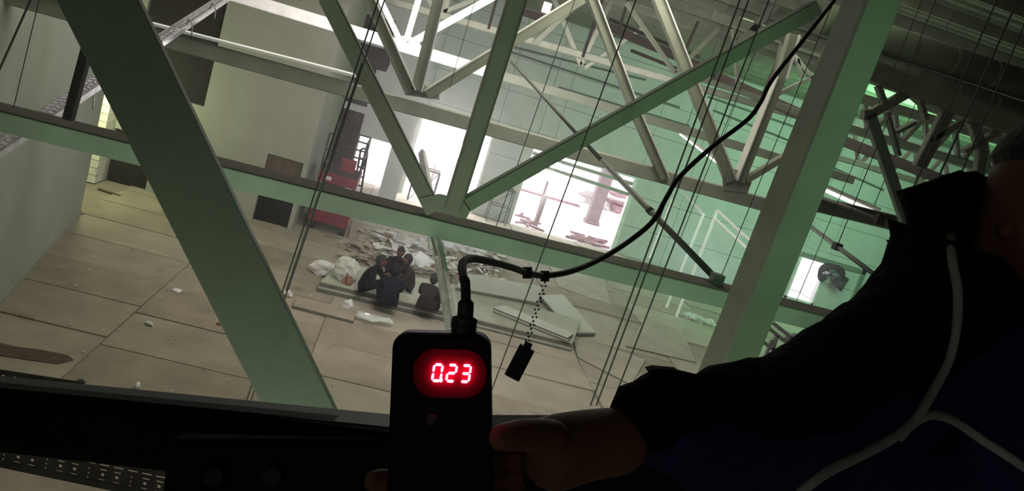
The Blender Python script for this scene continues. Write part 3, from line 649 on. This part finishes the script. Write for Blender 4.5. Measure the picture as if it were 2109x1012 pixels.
# ------------------------------------------------------------------ sandwich panel stacks and boards on the floor
def slab(name, label, corners, z0, th, m, cat='panel', group=None, n=1, top=None):
    """corners: pixel positions of the TOP face corners at height z0+th"""
    P = [G(x, y, z0+th) for x, y in corners]; e = empty(name, P[0]-Vector((0, 0, th)), label, cat, group)
    for i in range(n):
        h = th/n; base = [Vector((p.x+random.uniform(-1, 1)*.02*(n > 1), p.y+random.uniform(-1, 1)*.02*(n > 1), z0+i*h)) for p in P]
        MB().prism(base, (0, 0, h-0.006)).build('panel', m, e)
        MB().prism([b+Vector((0, 0, h*.10)) + (b-sum(base, Vector())/len(base)).normalized()*0.006 for b in base], (0, 0, h*.62)).build('core', M['edge'], e)
    return e
slab('panel_stack', 'long low stack of pale panels the workers sit on', [(660, 578), (920, 640), (1180, 706), (1196, 660), (960, 590), (702, 540)], 0, 0.28, M['boardg'], 'stack', None, 2)
slab('panel', 'narrow pale panel in two layers lying right of the device plug', [(1018, 634), (1170, 696), (1180, 686), (1040, 628)], 0.28, 0.12, M['board'], n=2)
slab('panel', 'pale slanting panel with a thick edge in the middle of the right floor', [(1113, 608), (1180, 684), (1227, 684), (1160, 606)], 0.02, 0.16, M['board'])
slab('panel', 'greenish panel lying behind the plug on the long stack', [(940, 590), (1108, 622), (1118, 590), (958, 562)], 0.28, 0.12, M['boardg'])
slab('board', 'long thin board with a dark edge on the floor in front of the workers', [(604, 628), (728, 660), (738, 640), (612, 612)], 0.0, 0.09, M['sheetA'], 'board')
slab('sheet', 'brownish sheet on the floor behind the red lift', [(716, 494), (800, 520), (812, 480), (726, 452)], 0.02, 0.03, M['sheetC'], 'sheet')
slab('board', 'loose pale board on the right floor near the long rods', [(1290, 712), (1434, 746), (1396, 660), (1330, 655)], 0.03, 0.05, M['sheetB'], 'board')
slab('board', 'large loose board lying centre right in front of the slanting panel', [(1190, 735), (1300, 792), (1330, 740), (1180, 690)], 0.03, 0.04, M['sheetB'], 'board')
slab('board', 'pale board below the wide bay just behind the slanting panel', [(1150, 590), (1260, 628), (1240, 560), (1130, 540)], 0.03, 0.05, M['sheetB'], 'board')
# debris behind the workers
rnd = random.Random(21)
labs = ['white crumpled sheet lying left of the galvanised channel', 'white torn sheet piece at the foot of the channel tape', 'pale crushed foam sheet between the lift and the workers',
        'white torn sheet right of the channel near the green chord', 'pale folded sheet under the middle doorway']
spots = [((865, 512), (.75, .3, .16), 'paper'), ((860, 540), (.5, .35, .22), 'film'), ((835, 492), (.8, .25, .10), 'paper'), ((960, 515), (.7, .3, .2), 'film'), ((925, 500), (.5, .25, .12), 'paper')]
for (c, r, m), lab in zip(spots, labs):
    o = crumple('crumpled_sheet', G(*c, r[2]*.7), r, M[m], None, rnd.randint(0, 999), amp=.5); tag(o, lab, 'sheet', 'crumpled sheets of the debris heap')
mbd = MB()
for i in range(420):
    x = rnd.uniform(690, 1040); y = 470 + (x-690)*.2 + rnd.uniform(-12, 62); c = G(x, y, 0.05)
    if c.y < 18.7 or c.y > 31 or (c.x < -.4 and c.y > 21.8): continue
    an = rnd.uniform(0, pi); s = rnd.uniform(.05, .22)
    mbd.obox(c+Vector((0, 0, rnd.uniform(0, .12))), (cos(an)*s, sin(an)*s, rnd.uniform(-.25, .25)*s), (-sin(an)*s*.3, cos(an)*s*.3, rnd.uniform(-.2, .2)*s), (0, 0, .012))
heap = mbd.build('scrap_heap', M['sheetB']); tag(heap, 'heap of broken boards and torn white scraps behind the workers', 'debris', kind='stuff')
mbd = MB()
for i in range(130):
    x = rnd.uniform(760, 1030); y = 468 + (x-690)*.2 + rnd.uniform(-5, 55); c = G(x, y, 0.08)
    if c.y < 19 or c.y > 31: continue
    an = rnd.uniform(0, pi); s = rnd.uniform(.04, .20)
    mbd.obox(c+Vector((0, 0, rnd.uniform(0.05, .25))), (cos(an)*s, sin(an)*s, rnd.uniform(-.3, .3)*s), (-sin(an)*s*.35, cos(an)*s*.35, rnd.uniform(-.3, .3)*s), (0, 0, .01))
o = mbd.build('white_scraps', M['paper'], heap); o['kind'] = 'stuff'
# small flecks on the floor at left
mbd = MB()
for i in range(60):
    c = G(rnd.uniform(60, 800), rnd.uniform(470, 850), 0.03)
    if c.x < -5.2+(c.y-12)*-.19 or c.y > 20: continue
    s = rnd.uniform(.006, .022); an = rnd.uniform(0, pi); mbd.obox(c, (cos(an)*s, sin(an)*s, 0), (-sin(an)*s*.6, cos(an)*s*.6, 0), (0, 0, .008))
o = mbd.build('floor_crumbs', M['paper']); tag(o, 'small pale crumbs scattered over the floor boards', 'debris', kind='stuff')
for (x, y, r, m, lab, cat) in ((283, 794, (.03, .05, .05), 'film', 'small white scrap on the floor above the black rail', 'scrap'),
        (165, 788, (.05, .09, .05), 'rubber', 'small dark lump on the floor at the rail edge', 'lump'),
        (308, 667, (.07, .05, .04), 'paper', 'small crumpled paper in the middle of the left floor', 'scrap'),
        (363, 598, (.08, .06, .04), 'film', 'pale crumpled wrapper on the left floor beside the brace', 'scrap'),
        (452, 668, (.05, .04, .03), 'wood', 'tiny dark lump on the left floor close to the brace', 'lump'),
        (592, 604, (.10, .08, .08), 'paper', 'white scrap near the foot of the rod pair', 'scrap'),
        (716, 628, (.10, .07, .12), 'paper', 'white rag hanging at the front edge of the long stack', 'rag'),
        (745, 857, (.07, .05, .05), 'sheetB', 'pale crumpled paper on the floor left of the device', 'scrap')):
    o = crumple('scrap' if cat == 'scrap' else cat, G(x, y, r[2]), r, M[m], None, x, amp=.35); tag(o, lab, cat)
e = crumple('plastic_wrap', G(768, 655, .12), (.36, .2, .06), M['clear'], None, 4, amp=.4); tag(e, 'clear crumpled film on the floor in front of the stack', 'film')
# bin bag pile behind workers: white bag and orange cloth
o = crumple('rubble_bag', G(714, 556, .55), (.30, .2, .30), M['board'], None, 8, amp=.12, sub=3); tag(o, 'pale rubble bag standing left of the seated workers', 'bag')
o = crumple('paper_bag', G(664, 552, .18), (.30, .2, .2), M['paper'], None, 9, amp=.25); tag(o, 'small crumpled paper bag left of the pale rubble bag', 'bag')
o = crumple('orange_cloth', G(716, 578, .36), (.12, .1, .2), M['orange'], None, 10, amp=.35); tag(o, 'dull orange cloth hanging beside the leftmost worker', 'cloth')
# plastic bags on right
for i, (x, y, s, lab) in enumerate(((1418, 652, .18, 'clear film bag leftmost by the white frame'), (1436, 658, .20, 'greenish film bag in the middle of the three by the frame'), (1458, 664, .20, 'film bag nearest the thick column'))):
    o = crumple('film_bag', G(x, y, s*.5), (s*1.1, s, s*.7), M['clear'], None, 50+i, amp=.35); tag(o, lab, 'bag', 'film bags on the right floor')
    crumple('bag_content', G(x, y, s*.35), (s*.8, s*.7, s*.4), M['green2'], o, 60+i, amp=.4)
    o.children[0].location = (0, 0, 0)

# ------------------------------------------------------------------ skinned bodies
def skin_body(name, pts, edges, m, parent=None, sub=2, disp=0.0, dscale=0.1, root=0, smooth=True):
    """pts: (Vector world, radius or (rx, ry)); one continuous surface"""
    off = wloc(parent) if parent else Vector(pts[root][0])
    me = bpy.data.meshes.new(name); me.from_pydata([Vector(p[0])-off for p in pts], edges, [])
    o = bpy.data.objects.new(name, me); COL.objects.link(o)
    if parent: o.parent = parent
    else: o.location = off
    md = o.modifiers.new('skin', 'SKIN'); md.use_smooth_shade = smooth
    lay = me.skin_vertices[0].data if me.skin_vertices else None
    if lay is None:
        bm = bmesh.new(); bm.from_mesh(me); bm.verts.layers.skin.verify(); bm.to_mesh(me); bm.free(); lay = me.skin_vertices[0].data
    for i, p in enumerate(pts):
        r = p[1]; lay[i].radius = (r, r) if not isinstance(r, (tuple, list)) else r
        lay[i].use_root = (i == root)
    s = o.modifiers.new('sub', 'SUBSURF'); s.levels = sub; s.render_levels = sub
    if disp:
        tx = bpy.data.textures.new(name+'_folds', 'CLOUDS'); tx.noise_scale = dscale
        d = o.modifiers.new('folds', 'DISPLACE'); d.texture = tx; d.strength = disp; d.mid_level = 0.5
    me.materials.append(m)
    return o
def seated(label, px, py, zs, face, lean, cm, hm, head_turn=0.0, scale=1.0, arms=0):
    """a worker seated with knees drawn up, at floor pixel (px,py) on a seat of height zs"""
    b = G(px, py, zs); e = empty('person', b, label, 'person', 'workers seated on the long stack')
    f = Vector((cos(face), sin(face), 0)); s = Vector((-f.y, f.x, 0)); u = Vector((0, 0, 1)); k = scale
    P = []; E = []
    def add(v, r, par=None):
        P.append((b+v*k, tuple(x*k for x in r) if isinstance(r, tuple) else r*k))
        if par is not None: E.append((par, len(P)-1))
        return len(P)-1
    pel = add(u*.12, .15); w = add(u*.28+f*lean*.3, .15, pel); ch = add(u*.46+f*lean*.75, .17, w); nk = add(u*.60+f*lean, .07, ch)
    for sg in (-1, 1):
        hp = add(u*.10+s*sg*.12+f*.05, .11, pel); kn = add(u*(.30)+s*sg*.17+f*.42, .075, hp); an = add(u*(-.02 if zs > .2 else .04)+s*sg*.15+f*.50, .05, kn); add(u*(0.03 if zs > .2 else .02)+s*sg*.16+f*.66, .045, an)
        sh = add(u*.52+s*sg*.19+f*lean*.85, .075, ch); el = add(u*.30+s*sg*.26+f*(lean+.12), .055, sh); add(u*.32+s*sg*.08+f*(lean+.32), .042, el)
    skin_body('clothed_body', P, E, M[cm], e, 2, 0.03*k, .12)
    hd = b+(u*.73+f*(lean*1.12+.03))*k
    # head: skull with a face, hair or cap on top
    bm = bmesh.new(); bmesh.ops.create_uvsphere(bm, u_segments=16, v_segments=12, radius=1)
    ft = f*cos(head_turn)+s*sin(head_turn); st_ = Vector((-ft.y, ft.x, 0)); vs = []
    for v in bm.verts:
        x, y, z = v.co
        nose = 0.25 if (x > .8 and abs(y) < .3 and -.25 < z < .15) else 0
        jaw = 1-.22*max(0, -z)
        vs.append(hd+(ft*(x*.105*jaw+nose*.09)+st_*y*.085*jaw+u*z*.125)*k)
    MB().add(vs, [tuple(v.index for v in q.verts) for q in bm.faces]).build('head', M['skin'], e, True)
    hv = []
    for v in bm.verts:
        x, y, z = v.co; c = (z > .05) or x < .1
        q = 1.13 if c else .8
        hv.append(hd+(ft*(x*.105*q-.012)+st_*y*.085*q+u*(z*.125*q+.012))*k)
    MB().add(hv, [tuple(v.index for v in q.verts) for q in bm.faces]).build('hair', M[hm], e, True); bm.free()
    for sg in (-1, 1):
        hc = b+(u*.30+s*sg*.08+f*(lean+.34))*k; HP = [(hc, .035*k), (hc+f*.07*k, .032*k)]; HE = [(0, 1)]
        for q in range(4):
            st2 = hc+(f*.07+s*(q-1.5)*.017)*k; HP += [(st2+f*.035*k-u*.01*k, .009*k), (st2+f*.06*k-u*.035*k, .008*k)]; n = len(HP); HE += [(1, n-2), (n-2, n-1)]
        HP.append((hc+(f*.05-s*sg*.05)*k, .01*k)); HE.append((0, len(HP)-1))
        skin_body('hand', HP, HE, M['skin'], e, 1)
    return e
seated('worker in dark clothes bent forward, leftmost of the seated group', 742, 598, .30, radians(-20), .22, 'cloth', 'hair', .3, 1.06)
seated('worker in dark blue clothes seen from behind, lowest of the seated group', 796, 630, .30, radians(95), .16, 'cloth2', 'cloth2', 0, 1.0)
seated('worker in brownish clothes leaning left, right of the huddled group', 842, 600, .30, radians(200), .20, 'cloth3', 'hair', 0, 1.0)
seated('worker at the back of the huddled group in black clothes', 806, 572, .30, radians(-80), .20, 'cloth', 'hair', 0, .98)
seated('lone worker in grey brown clothes sitting apart beside the channel', 872, 640, .30, radians(70), .10, 'cloth3', 'hair', 0, .98)

# ------------------------------------------------------------------ lift platform in the foreground
rl = empty('platform_rail', Q(300, 880, .85), 'black blurred guard beam of the lift across the bottom left', 'rail')
def poly_prism(name, pix, d0, th, m, par, dd=None):
    ds = dd or [d0]*len(pix); MB().prism([Q(x, y, d) for (x, y), d in zip(pix, ds)], FW*th).build(name, m, par)
P0, P1 = Q(-120, 846, .92), Q(1180, 984, .80)
MB().beam(P0, P1, 0.072, 0.05, FW, 0.25).build('beam', M['rail'], rl)
MB().beam(Q(-120, 780, .95), Q(850, 878, .84), 0.007, 0.06, FW, 0.3).build('top_lip', M['machine'], rl)
bx = empty('control_box', Q(760, 960, .8), 'black control box of the lift at the bottom centre', 'box')
bo = MB().prism([Q(x, y, .80) for x, y in ((345, 905), (820, 905), (1560, 905), (1560, 1120), (320, 1120))], FW*0.12).build('casing', M['rail'], bx)
bv = bo.modifiers.new('bevel', 'BEVEL'); bv.width = 0.006; bv.segments = 3
for x in (440, 560): MB().tube([Q(x, 985, .80), Q(x, 985, .785)], .009, 14).build('push_button', M['rubber'], bx)
# perforated tray beneath and behind the beam
pt = empty('perforated_tray', Q(150, 950, 1.35), 'dark perforated steel tray under the black beam at the bottom left', 'tray')
T0, T1 = Q(-70, 947, 1.35), Q(336, 1032, 1.35)                   # the near lower edge
d = (T1-T0).normalized(); n = (UP - d*UP.dot(d)).normalized(); Lt = (T1-T0).length; pxm = 1.35/F_PX; TH = 80*pxm
NC = 14; cw = Lt/NC; mb = MB()
def cell(u0, u1, v0, v1, hole=None):
    """a bit of plate, with a real slot or round hole"""
    P_ = lambda u, v: T0+d*u+n*v
    if hole is None: mb.obox(P_((u0+u1)/2, (v0+v1)/2), d*(u1-u0)/2, n*(v1-v0)/2, FW*.0008); return
    cu, cv, a, b, rnd_ = hole; um, vm = (u0+u1)/2, (v0+v1)/2
    out = [(u0, v0), (um, v0), (u1, v0), (u1, vm), (u1, v1), (um, v1), (u0, v1), (u0, vm)]
    q = .72 if rnd_ else .96
    inn = [(cu-a*q, cv-b*q), (cu, cv-b), (cu+a*q, cv-b*q), (cu+a, cv), (cu+a*q, cv+b*q), (cu, cv+b), (cu-a*q, cv+b*q), (cu-a, cv)]
    for w_ in (0, .0016):
        mb.add([P_(*p)+FW*w_ for p in out+inn], [(i, (i+1) % 8, 8+(i+1) % 8, 8+i) for i in range(8)])
for i in range(NC):
    u0, u1 = i*cw, (i+1)*cw; um = (u0+u1)/2; p = pxm
    cell(u0, u1, 0, 12*p)
    if i % 3 != 2:
        cell(u0, u1, 12*p, 20*p, (um, 16*p, 7*p, 1.1*p, False))
        cell(u0, u1, 20*p, 33*p, (um, 26.5*p, 4.2*p, 3.6*p, True))
        cell(u0, u1, 33*p, 40*p, (um, 36.5*p, 7.5*p, 1.4*p, False))
    else:
        for (a, b, c) in ((12, 20, 16), (20, 30, 25), (30, 40, 34)): cell(u0, u1, a*p, b*p, (um, c*p, 2.0*p, 2.2*p, True))
    cell(u0, u1, 40*p, 53*p, (um, 46.5*p, 10.5*p, 1.6*p, False))
    cell(u0, u1, 53*p, 61*p); cell(u0, u1, 61*p, 71*p, (um, 66*p, 5*p, 1.8*p, False)); cell(u0, u1, 71*p, 80*p)
mb.build('slotted_plate', M['galvd'], pt)
MB().obox(T0+d*Lt/2+FW*.012, d*Lt/2, n*.0015, FW*.012).build('lip', M['galvd'], pt)
MB().obox(T1+n*TH/2+FW*.008, d*.002, n*TH/2, FW*.008).build('end_lip', M['galv'], pt)
MB().obox(T1+n*TH-d*.03, d*.03, n*.003, FW*.001).build('bent_tab', M['galv'], pt)
T0, T1 = Q(-40, 768, 1.3), Q(170, 800, 1.3)
d = (T1-T0).normalized(); n = (UP - d*UP.dot(d)).normalized(); Lt = (T1-T0).length
mb = MB().obox((T0+T1)/2+n*.006, d*Lt/2, n*.004, FW*.001).obox((T0+T1)/2-n*.008, d*Lt/2, n*.008, FW*.001)
for i in range(9): mb.obox(T0+d*Lt*(i+.5)/9, d*Lt/9*.33, n*.002, FW*.001)
mb.build('upper_slotted_edge', M['galvd'], pt)

# ------------------------------------------------------------------ meter with the lit display
DV = 0.56
dev = empty('power_meter', Q(908, 1010, DV), 'black handheld meter with a lit red display reading 0.23', 'meter')
DF = FW                                                         # face turned to the viewer
def dpt(x, y, d=0): return Q(x, y, DV) + DF*d
import itertools
ca, cb, cc, ce = dpt(808, 685), dpt(1010, 690), dpt(1016, 1090), dpt(792, 1080)
def rrect(cs, r, n=6):
    out = []
    for i in range(4):
        p, a, b = cs[i], cs[i-1], cs[(i+1) % 4]; u = (a-p).normalized(); v = (b-p).normalized()
        for k in range(n+1):
            t = k/n*pi/2; out.append(p+u*r*(1-sin(t))+v*r*(1-cos(t)))
    return out
loop = rrect([ca, cb, cc, ce], 0.011); cen = sum(loop, Vector())/len(loop)
mb = MB(); n_ = len(loop); layers = [(0.95, 0.0), (0.985, 0.0012), (1.0, 0.004), (1.0, 0.022), (0.96, 0.026)]
for s_, dz in layers: mb.v += [cen+(p-cen)*s_+DF*dz for p in loop]
for l in range(len(layers)-1):
    for i in range(n_): mb.f.append((l*n_+i, l*n_+(i+1) % n_, (l+1)*n_+(i+1) % n_, (l+1)*n_+i))
mb.f.append(tuple(range(n_-1, -1, -1))); mb.f.append(tuple(range((len(layers)-1)*n_, len(layers)*n_)))
mb.build('housing', M['plastic'], dev)
RX = (dpt(960, 766)-dpt(900, 764)).normalized(); RD = (RX.cross(FW)).normalized()
if RD.dot(UP) > 0: RD = -RD
win = [dpt(852, 718, -.0006), dpt(1002, 721, -.0006), dpt(1001, 821, -.0006), dpt(850, 818, -.0006)]
w_ = MB().prism(rrect(win, .015), DF*.0006).build('halo_window', M['ledhalo'], dev)  # red plate shaped to the glow around the digits, a coloured halo
mm = DV/F_PX                                                    # metres per picture dot at the meter
SEG = {'a': ((0, 0), (1, 0)), 'b': ((1, 0), (1, .5)), 'c': ((1, .5), (1, 1)), 'd': ((0, 1), (1, 1)), 'e': ((0, .5), (0, 1)), 'f': ((0, 0), (0, .5)), 'g': ((0, .5), (1, .5))}
def digit(ox, oy, segs, w=17, h=33):
    for sgn in segs:
        (x0, y0), (x1, y1) = SEG[sgn]
        def pp(u, v): return dpt(ox+u*w - (v-.5)*5, oy+v*h + u*1.0, -.0040)
        a, b = pp(x0, y0), pp(x1, y1); d = (b-a); a2 = a+d*.10; b2 = b-d*.10
        dn_ = d.normalized(); nn_ = dn_.cross(FW).normalized(); hw = 2.0*mm
        MB().prism([a2, a2+dn_*hw+nn_*hw, b2-dn_*hw+nn_*hw, b2, b2-dn_*hw-nn_*hw, a2+dn_*hw-nn_*hw], DF*.0034).build('digit_segment', M['led'], dev)
digit(893, 750, 'abcdef'); digit(922, 751, 'abged'); digit(951, 752, 'abgcd')
MB().prism([dpt(909+3.2*cos(a*pi/4), 783+3.2*sin(a*pi/4), -.0040) for a in range(8)], DF*.0034).build('decimal_point', M['led'], dev)
MB().tube([dpt(890, 866), dpt(890, 866, -.0015)], [.0045, .0035], 16).build('push_button', M['rubber'], dev, True)
# plug and cord
pg = empty('power_plug', dpt(955, 690, .012), 'black rubber plug and looping power cord from the meter', 'plug')
MB().tube(spline([dpt(953, 700, .012), dpt(953, 672, .012), dpt(956, 655, .012), dpt(957, 620, .014), dpt(955, 575, .018)], 6),
          [.0088]*6+[.0092]*6+[.0058]*6+[.0036]*6+[.0030], 14).build('plug_body', M['rubber'], pg, True)
for y in (690, 684, 678, 672): MB().rod(dpt(953, y, .012), dpt(953, y-2.5, .012), .0097, 14).build('grip_ring', M['rubber'], pg)
cpts = [(956, 580, .578), (952, 552, .60), (958, 537, .62), (985, 534, .66), (1050, 550, .76), (1085, 562, .84), (1122, 568, .92), (1180, 558, 1.0), (1240, 532, 1.1), (1300, 494, 1.2), (1345, 455, 1.25), (1374, 405, 1.3), (1402, 362, 1.35), (1470, 300, 1.45), (1540, 246, 1.55), (1568, 208, 1.6), (1590, 165, 1.65), (1650, 88, 1.8), (1735, -20, 2.0)]
cp = spline([Q(*p) for p in cpts], 6); dd_ = [ (p-CAM).dot(FW) for p in cp]
MB().tube(cp, [(.0034 if d < .7 else .0034+.0012*min(1, (d-.7))) for d in dd_], 10).build('cord', M['rubber'], pg, True)
for (x, y, dz) in ((1086, 562, .84), (1122, 569, .92)):
    c = Q(x, y, dz); MB().obox(c, RT*.005, UP*.006, FW*.006).build('cord_tie', M['rubber'], pg)
# hanging pendant
pn = empty('pendant_switch', Q(1070, 760, .95), 'black pendant switch hanging on a thin chain from the cord', 'pendant')
for i in range(16):
    t = (i+.5)/16; a = Q(1124-t*38, 576+t*128, .925+.02*t); c = Q(1124-(t+.028)*38, 576+(t+.028)*128, .925+.02*t)
    MB().tube([a+(RT*.0022 if i % 2 else FW*.002), c+(RT*.0022 if i % 2 else FW*.002)], .0011, 6).tube([a-(RT*.0022 if i % 2 else FW*.002), c-(RT*.0022 if i % 2 else FW*.002)], .0011, 6).build('chain_link', M['wire'], pn)
MB().beam(Q(1086, 716, .945), Q(1054, 778, .945), .019, .014, FW, .2).build('casing', M['rubber'], pn)
MB().beam(Q(1090, 706, .945), Q(1084, 718, .945), .009, .009, FW, .2).build('neck', M['rubber'], pn)

# ------------------------------------------------------------------ the person holding the meter
ps = empty('person', Q(1900, 1150, .95), 'person in a navy jacket with grey piping reaching out to hold the meter', 'person')
J = [(Q(1960, 1180, .98), .20), (Q(2010, 990, .98), (.205, .18)), (Q(2050, 820, .97), (.165, .15)), (Q(2075, 680, .96), .105), (Q(2085, 600, .96), .08),   # 0..4 spine
     (Q(1945, 710, .93), .090), (Q(1800, 815, .86), .082), (Q(1620, 915, .77), .074), (Q(1480, 915, .72), .060), (Q(1400, 880, .69), .044), (Q(1330, 878, .665), .038),
     (Q(2250, 820, 1.02), .12), (Q(2330, 1000, 1.02), .11)]
JE = [(0, 1), (1, 2), (2, 3), (3, 4), (2, 5), (5, 6), (6, 7), (7, 8), (8, 9), (9, 10), (2, 11), (11, 12)]
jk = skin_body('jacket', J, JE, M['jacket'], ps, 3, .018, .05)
# fleece shoulder and sleeve yoke, slightly proud
FL = [(Q(1965, 590, .90), .062), (Q(1915, 660, .90), .072), (Q(1800, 745, .84), .070), (Q(1655, 835, .77), .060), (Q(1530, 870, .73), .056), (Q(1420, 850, .69), .045)]
fls = skin_body('fleece_sleeve', FL, [(i, i+1) for i in range(5)], M['fleece'], ps, 3, .014, .03, root=1)
# cuff with creased ends
cf = [(Q(1440, 850, .69), .044), (Q(1380, 842, .672), .034), (Q(1310, 862, .655), .031), (Q(1272, 878, .648), .026)]
skin_body('cuff', cf, [(0, 1), (1, 2), (2, 3)], M['fleece'], ps, 2, .012, .02, root=0)
MB().prism([Q(1336, 764, .66), Q(1352, 760, .66), Q(1398, 764, .68), Q(1420, 800, .68), Q(1362, 800, .665)], FW*.02).build('cuff_fold', M['fleece'], ps)
# collar standing around the neck
cl = MB(); prof = []
cpx = [(1862, 392, .90), (1925, 372, .93), (1988, 352, .97), (2050, 368, 1.0), (2095, 384, 1.02)]
cbx = [(1885, 520, .90), (1935, 570, .91), (1990, 600, .93), (2050, 600, .96), (2095, 600, .98)]
top = spline([Q(*p) for p in cpx], 6); bot = spline([Q(*p) for p in cbx], 6); nn2 = len(top)
R_ = 5
for j in range(R_+1):
    t = j/R_; cl.v += [a.lerp(b, t) + FW*(-.012*sin(pi*t)) + UP*.002*sin(i*1.9) for i, (a, b) in enumerate(zip(top, bot))]
for j in range(R_+1):
    t = j/R_; cl.v += [a.lerp(b, t) + FW*(.02-.012*sin(pi*t)) for i, (a, b) in enumerate(zip(top, bot))]
half = (R_+1)*nn2
for j in range(R_):
    for i in range(nn2-1):
        q = j*nn2+i; cl.f.append((q, q+1, q+nn2+1, q+nn2)); cl.f.append((half+q, half+q+nn2, half+q+nn2+1, half+q+1))
for i in range(nn2-1): cl.f.append((i, half+i, half+i+1, i+1)); q = R_*nn2+i; cl.f.append((q, q+1, half+q+1, half+q))
for j in range(R_):
    q = j*nn2; cl.f.append((q, q+nn2, half+q+nn2, half+q)); q += nn2-1; cl.f.append((q, half+q, half+q+nn2, q+nn2))
co_ = cl.build('collar', M['fleece'], ps, True)
# head and neck: one body mesh
hc = Q(2216, 462, .92); fdir = (-RT*.92 - UP*.20 + FW*.15).normalized(); upd = (UP*.95 + RT*.15).normalized(); upd = (upd - fdir*upd.dot(fdir)).normalized(); sd = fdir.cross(upd).normalized()
bm = bmesh.new(); bmesh.ops.create_uvsphere(bm, u_segments=40, v_segments=30, radius=1)
hv = []
for v in bm.verts:
    x, y, z = v.co                                  # x forward, y side, z up
    jaw = 1-.20*max(0, -z)**1.5; chin = .10*math.exp(-((z+.80)**2)/.03)*max(0, x)
    nose = .30*math.exp(-((z+.12)**2)/.035 - (y**2)/.018)*(1 if x > .3 else 0)
    brow = .06*math.exp(-((z-.22)**2)/.01)*max(0, x); eye = -.09*math.exp(-((z-.08)**2)/.012 - ((abs(y)-.36)**2)/.02)*(1 if x > .3 else 0)
    lip = .06*math.exp(-((z+.48)**2)/.006 - (y**2)/.06)*(1 if x > .3 else 0)
    xx = x*(1.0 if x > 0 else .95)*jaw + chin + nose + brow + eye + lip
    hv.append(hc + fdir*xx*.098 + sd*y*.078*jaw + upd*z*.118)
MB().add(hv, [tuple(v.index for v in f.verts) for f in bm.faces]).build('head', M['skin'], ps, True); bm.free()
for sg in (-1, 1):
    c = hc+fdir*.085+sd*sg*.029+upd*.010
    for nm, r, m in (('eyelid', .011, 'skin'),):
        b2 = bmesh.new(); bmesh.ops.create_uvsphere(b2, u_segments=10, v_segments=8, radius=r); MB().add([v.co+c for v in b2.verts], [tuple(v.index for v in f.verts) for f in b2.faces]).build(nm, M[m], ps, True); b2.free()
    c = hc+sd*sg*.078-fdir*.008; MB().tube(spline([c+upd*.03, c+upd*.02-fdir*.018+sd*sg*.012, c-upd*.01-fdir*.014+sd*sg*.014, c-upd*.03], 4), .006, 8).build('ear', M['skin'], ps, True)
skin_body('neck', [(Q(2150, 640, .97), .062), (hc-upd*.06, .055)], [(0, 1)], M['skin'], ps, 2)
bm = bmesh.new(); bmesh.ops.create_uvsphere(bm, u_segments=24, v_segments=16, radius=1); rnd = random.Random(2); hv = []
for v in bm.verts:
    x, y, z = v.co; q = 1.1 if (z > .62 or x < -.25) else .86; hv.append(hc + fdir*(x*.095*q-.006) + sd*y*.078*q + upd*(z*.118*q+.006) + Vector((rnd.uniform(-1, 1), rnd.uniform(-1, 1), rnd.uniform(-1, 1)))*.002)
MB().add(hv, [tuple(v.index for v in f.verts) for f in bm.faces]).build('hair', M['hair'], ps, True); bm.free()
# piping, lying on the jacket front
from mathutils.bvhtree import BVHTree
bpy.context.view_layer.update(); dg = bpy.context.evaluated_depsgraph_get(); trees = []
for o_ in (jk, fls, co_):
    ev = o_.evaluated_get(dg); me = ev.to_mesh(); trees.append(BVHTree.FromPolygons([o_.matrix_world @ v.co for v in me.vertices], [tuple(p.vertices) for p in me.polygons])); ev.to_mesh_clear()
def on_cloth(x, y, dft):
    r = ray(x, y).normalized(); best = None
    for t_ in trees:
        h = t_.ray_cast(CAM, r)
        if h[0] is not None and (best is None or h[3] < best): best = h[3]
    return (best*r.dot(FW)) if best else dft
p1_ = [(1957, 486), (1962, 540), (1972, 600), (1970, 670), (1955, 740), (1922, 805), (1886, 862), (1840, 902), (1770, 940), (1705, 972), (1650, 1012), (1600, 1060)]
p2_ = [(1850, 903), (1880, 872), (1920, 855), (1965, 868), (2020, 905), (2075, 940), (2140, 985)]
for pp_, w in ((p1_, .0066), (p2_, .0066)):
    px_ = spline([Vector((x, y, 0)) for x, y in pp_], 4); ds = [on_cloth(p.x, p.y, .8) for p in px_]
    for _ in range(3): ds = [(ds[max(0, i-1)]+ds[i]+ds[min(len(ds)-1, i+1)])/3 for i in range(len(ds))]
    MB().tube([Q(p.x, p.y, d-.004) for p, d in zip(px_, ds)], w/1.4, 10).build('piping', M['piping'], ps, True)
# the hand round the meter: palm, four fingers behind it, thumb over its side
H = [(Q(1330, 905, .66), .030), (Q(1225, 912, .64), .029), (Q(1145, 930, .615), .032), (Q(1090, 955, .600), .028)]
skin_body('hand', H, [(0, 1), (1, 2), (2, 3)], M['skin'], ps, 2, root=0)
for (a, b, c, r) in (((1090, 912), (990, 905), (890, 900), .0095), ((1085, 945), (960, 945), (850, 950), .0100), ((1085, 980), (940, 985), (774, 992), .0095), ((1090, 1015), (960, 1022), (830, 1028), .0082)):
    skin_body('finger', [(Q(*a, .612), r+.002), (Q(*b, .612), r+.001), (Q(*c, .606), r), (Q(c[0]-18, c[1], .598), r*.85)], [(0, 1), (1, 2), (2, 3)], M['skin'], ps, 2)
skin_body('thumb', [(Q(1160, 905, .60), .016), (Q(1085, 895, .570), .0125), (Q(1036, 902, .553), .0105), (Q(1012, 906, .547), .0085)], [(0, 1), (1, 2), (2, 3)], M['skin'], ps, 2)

bpy.context.view_layer.update()
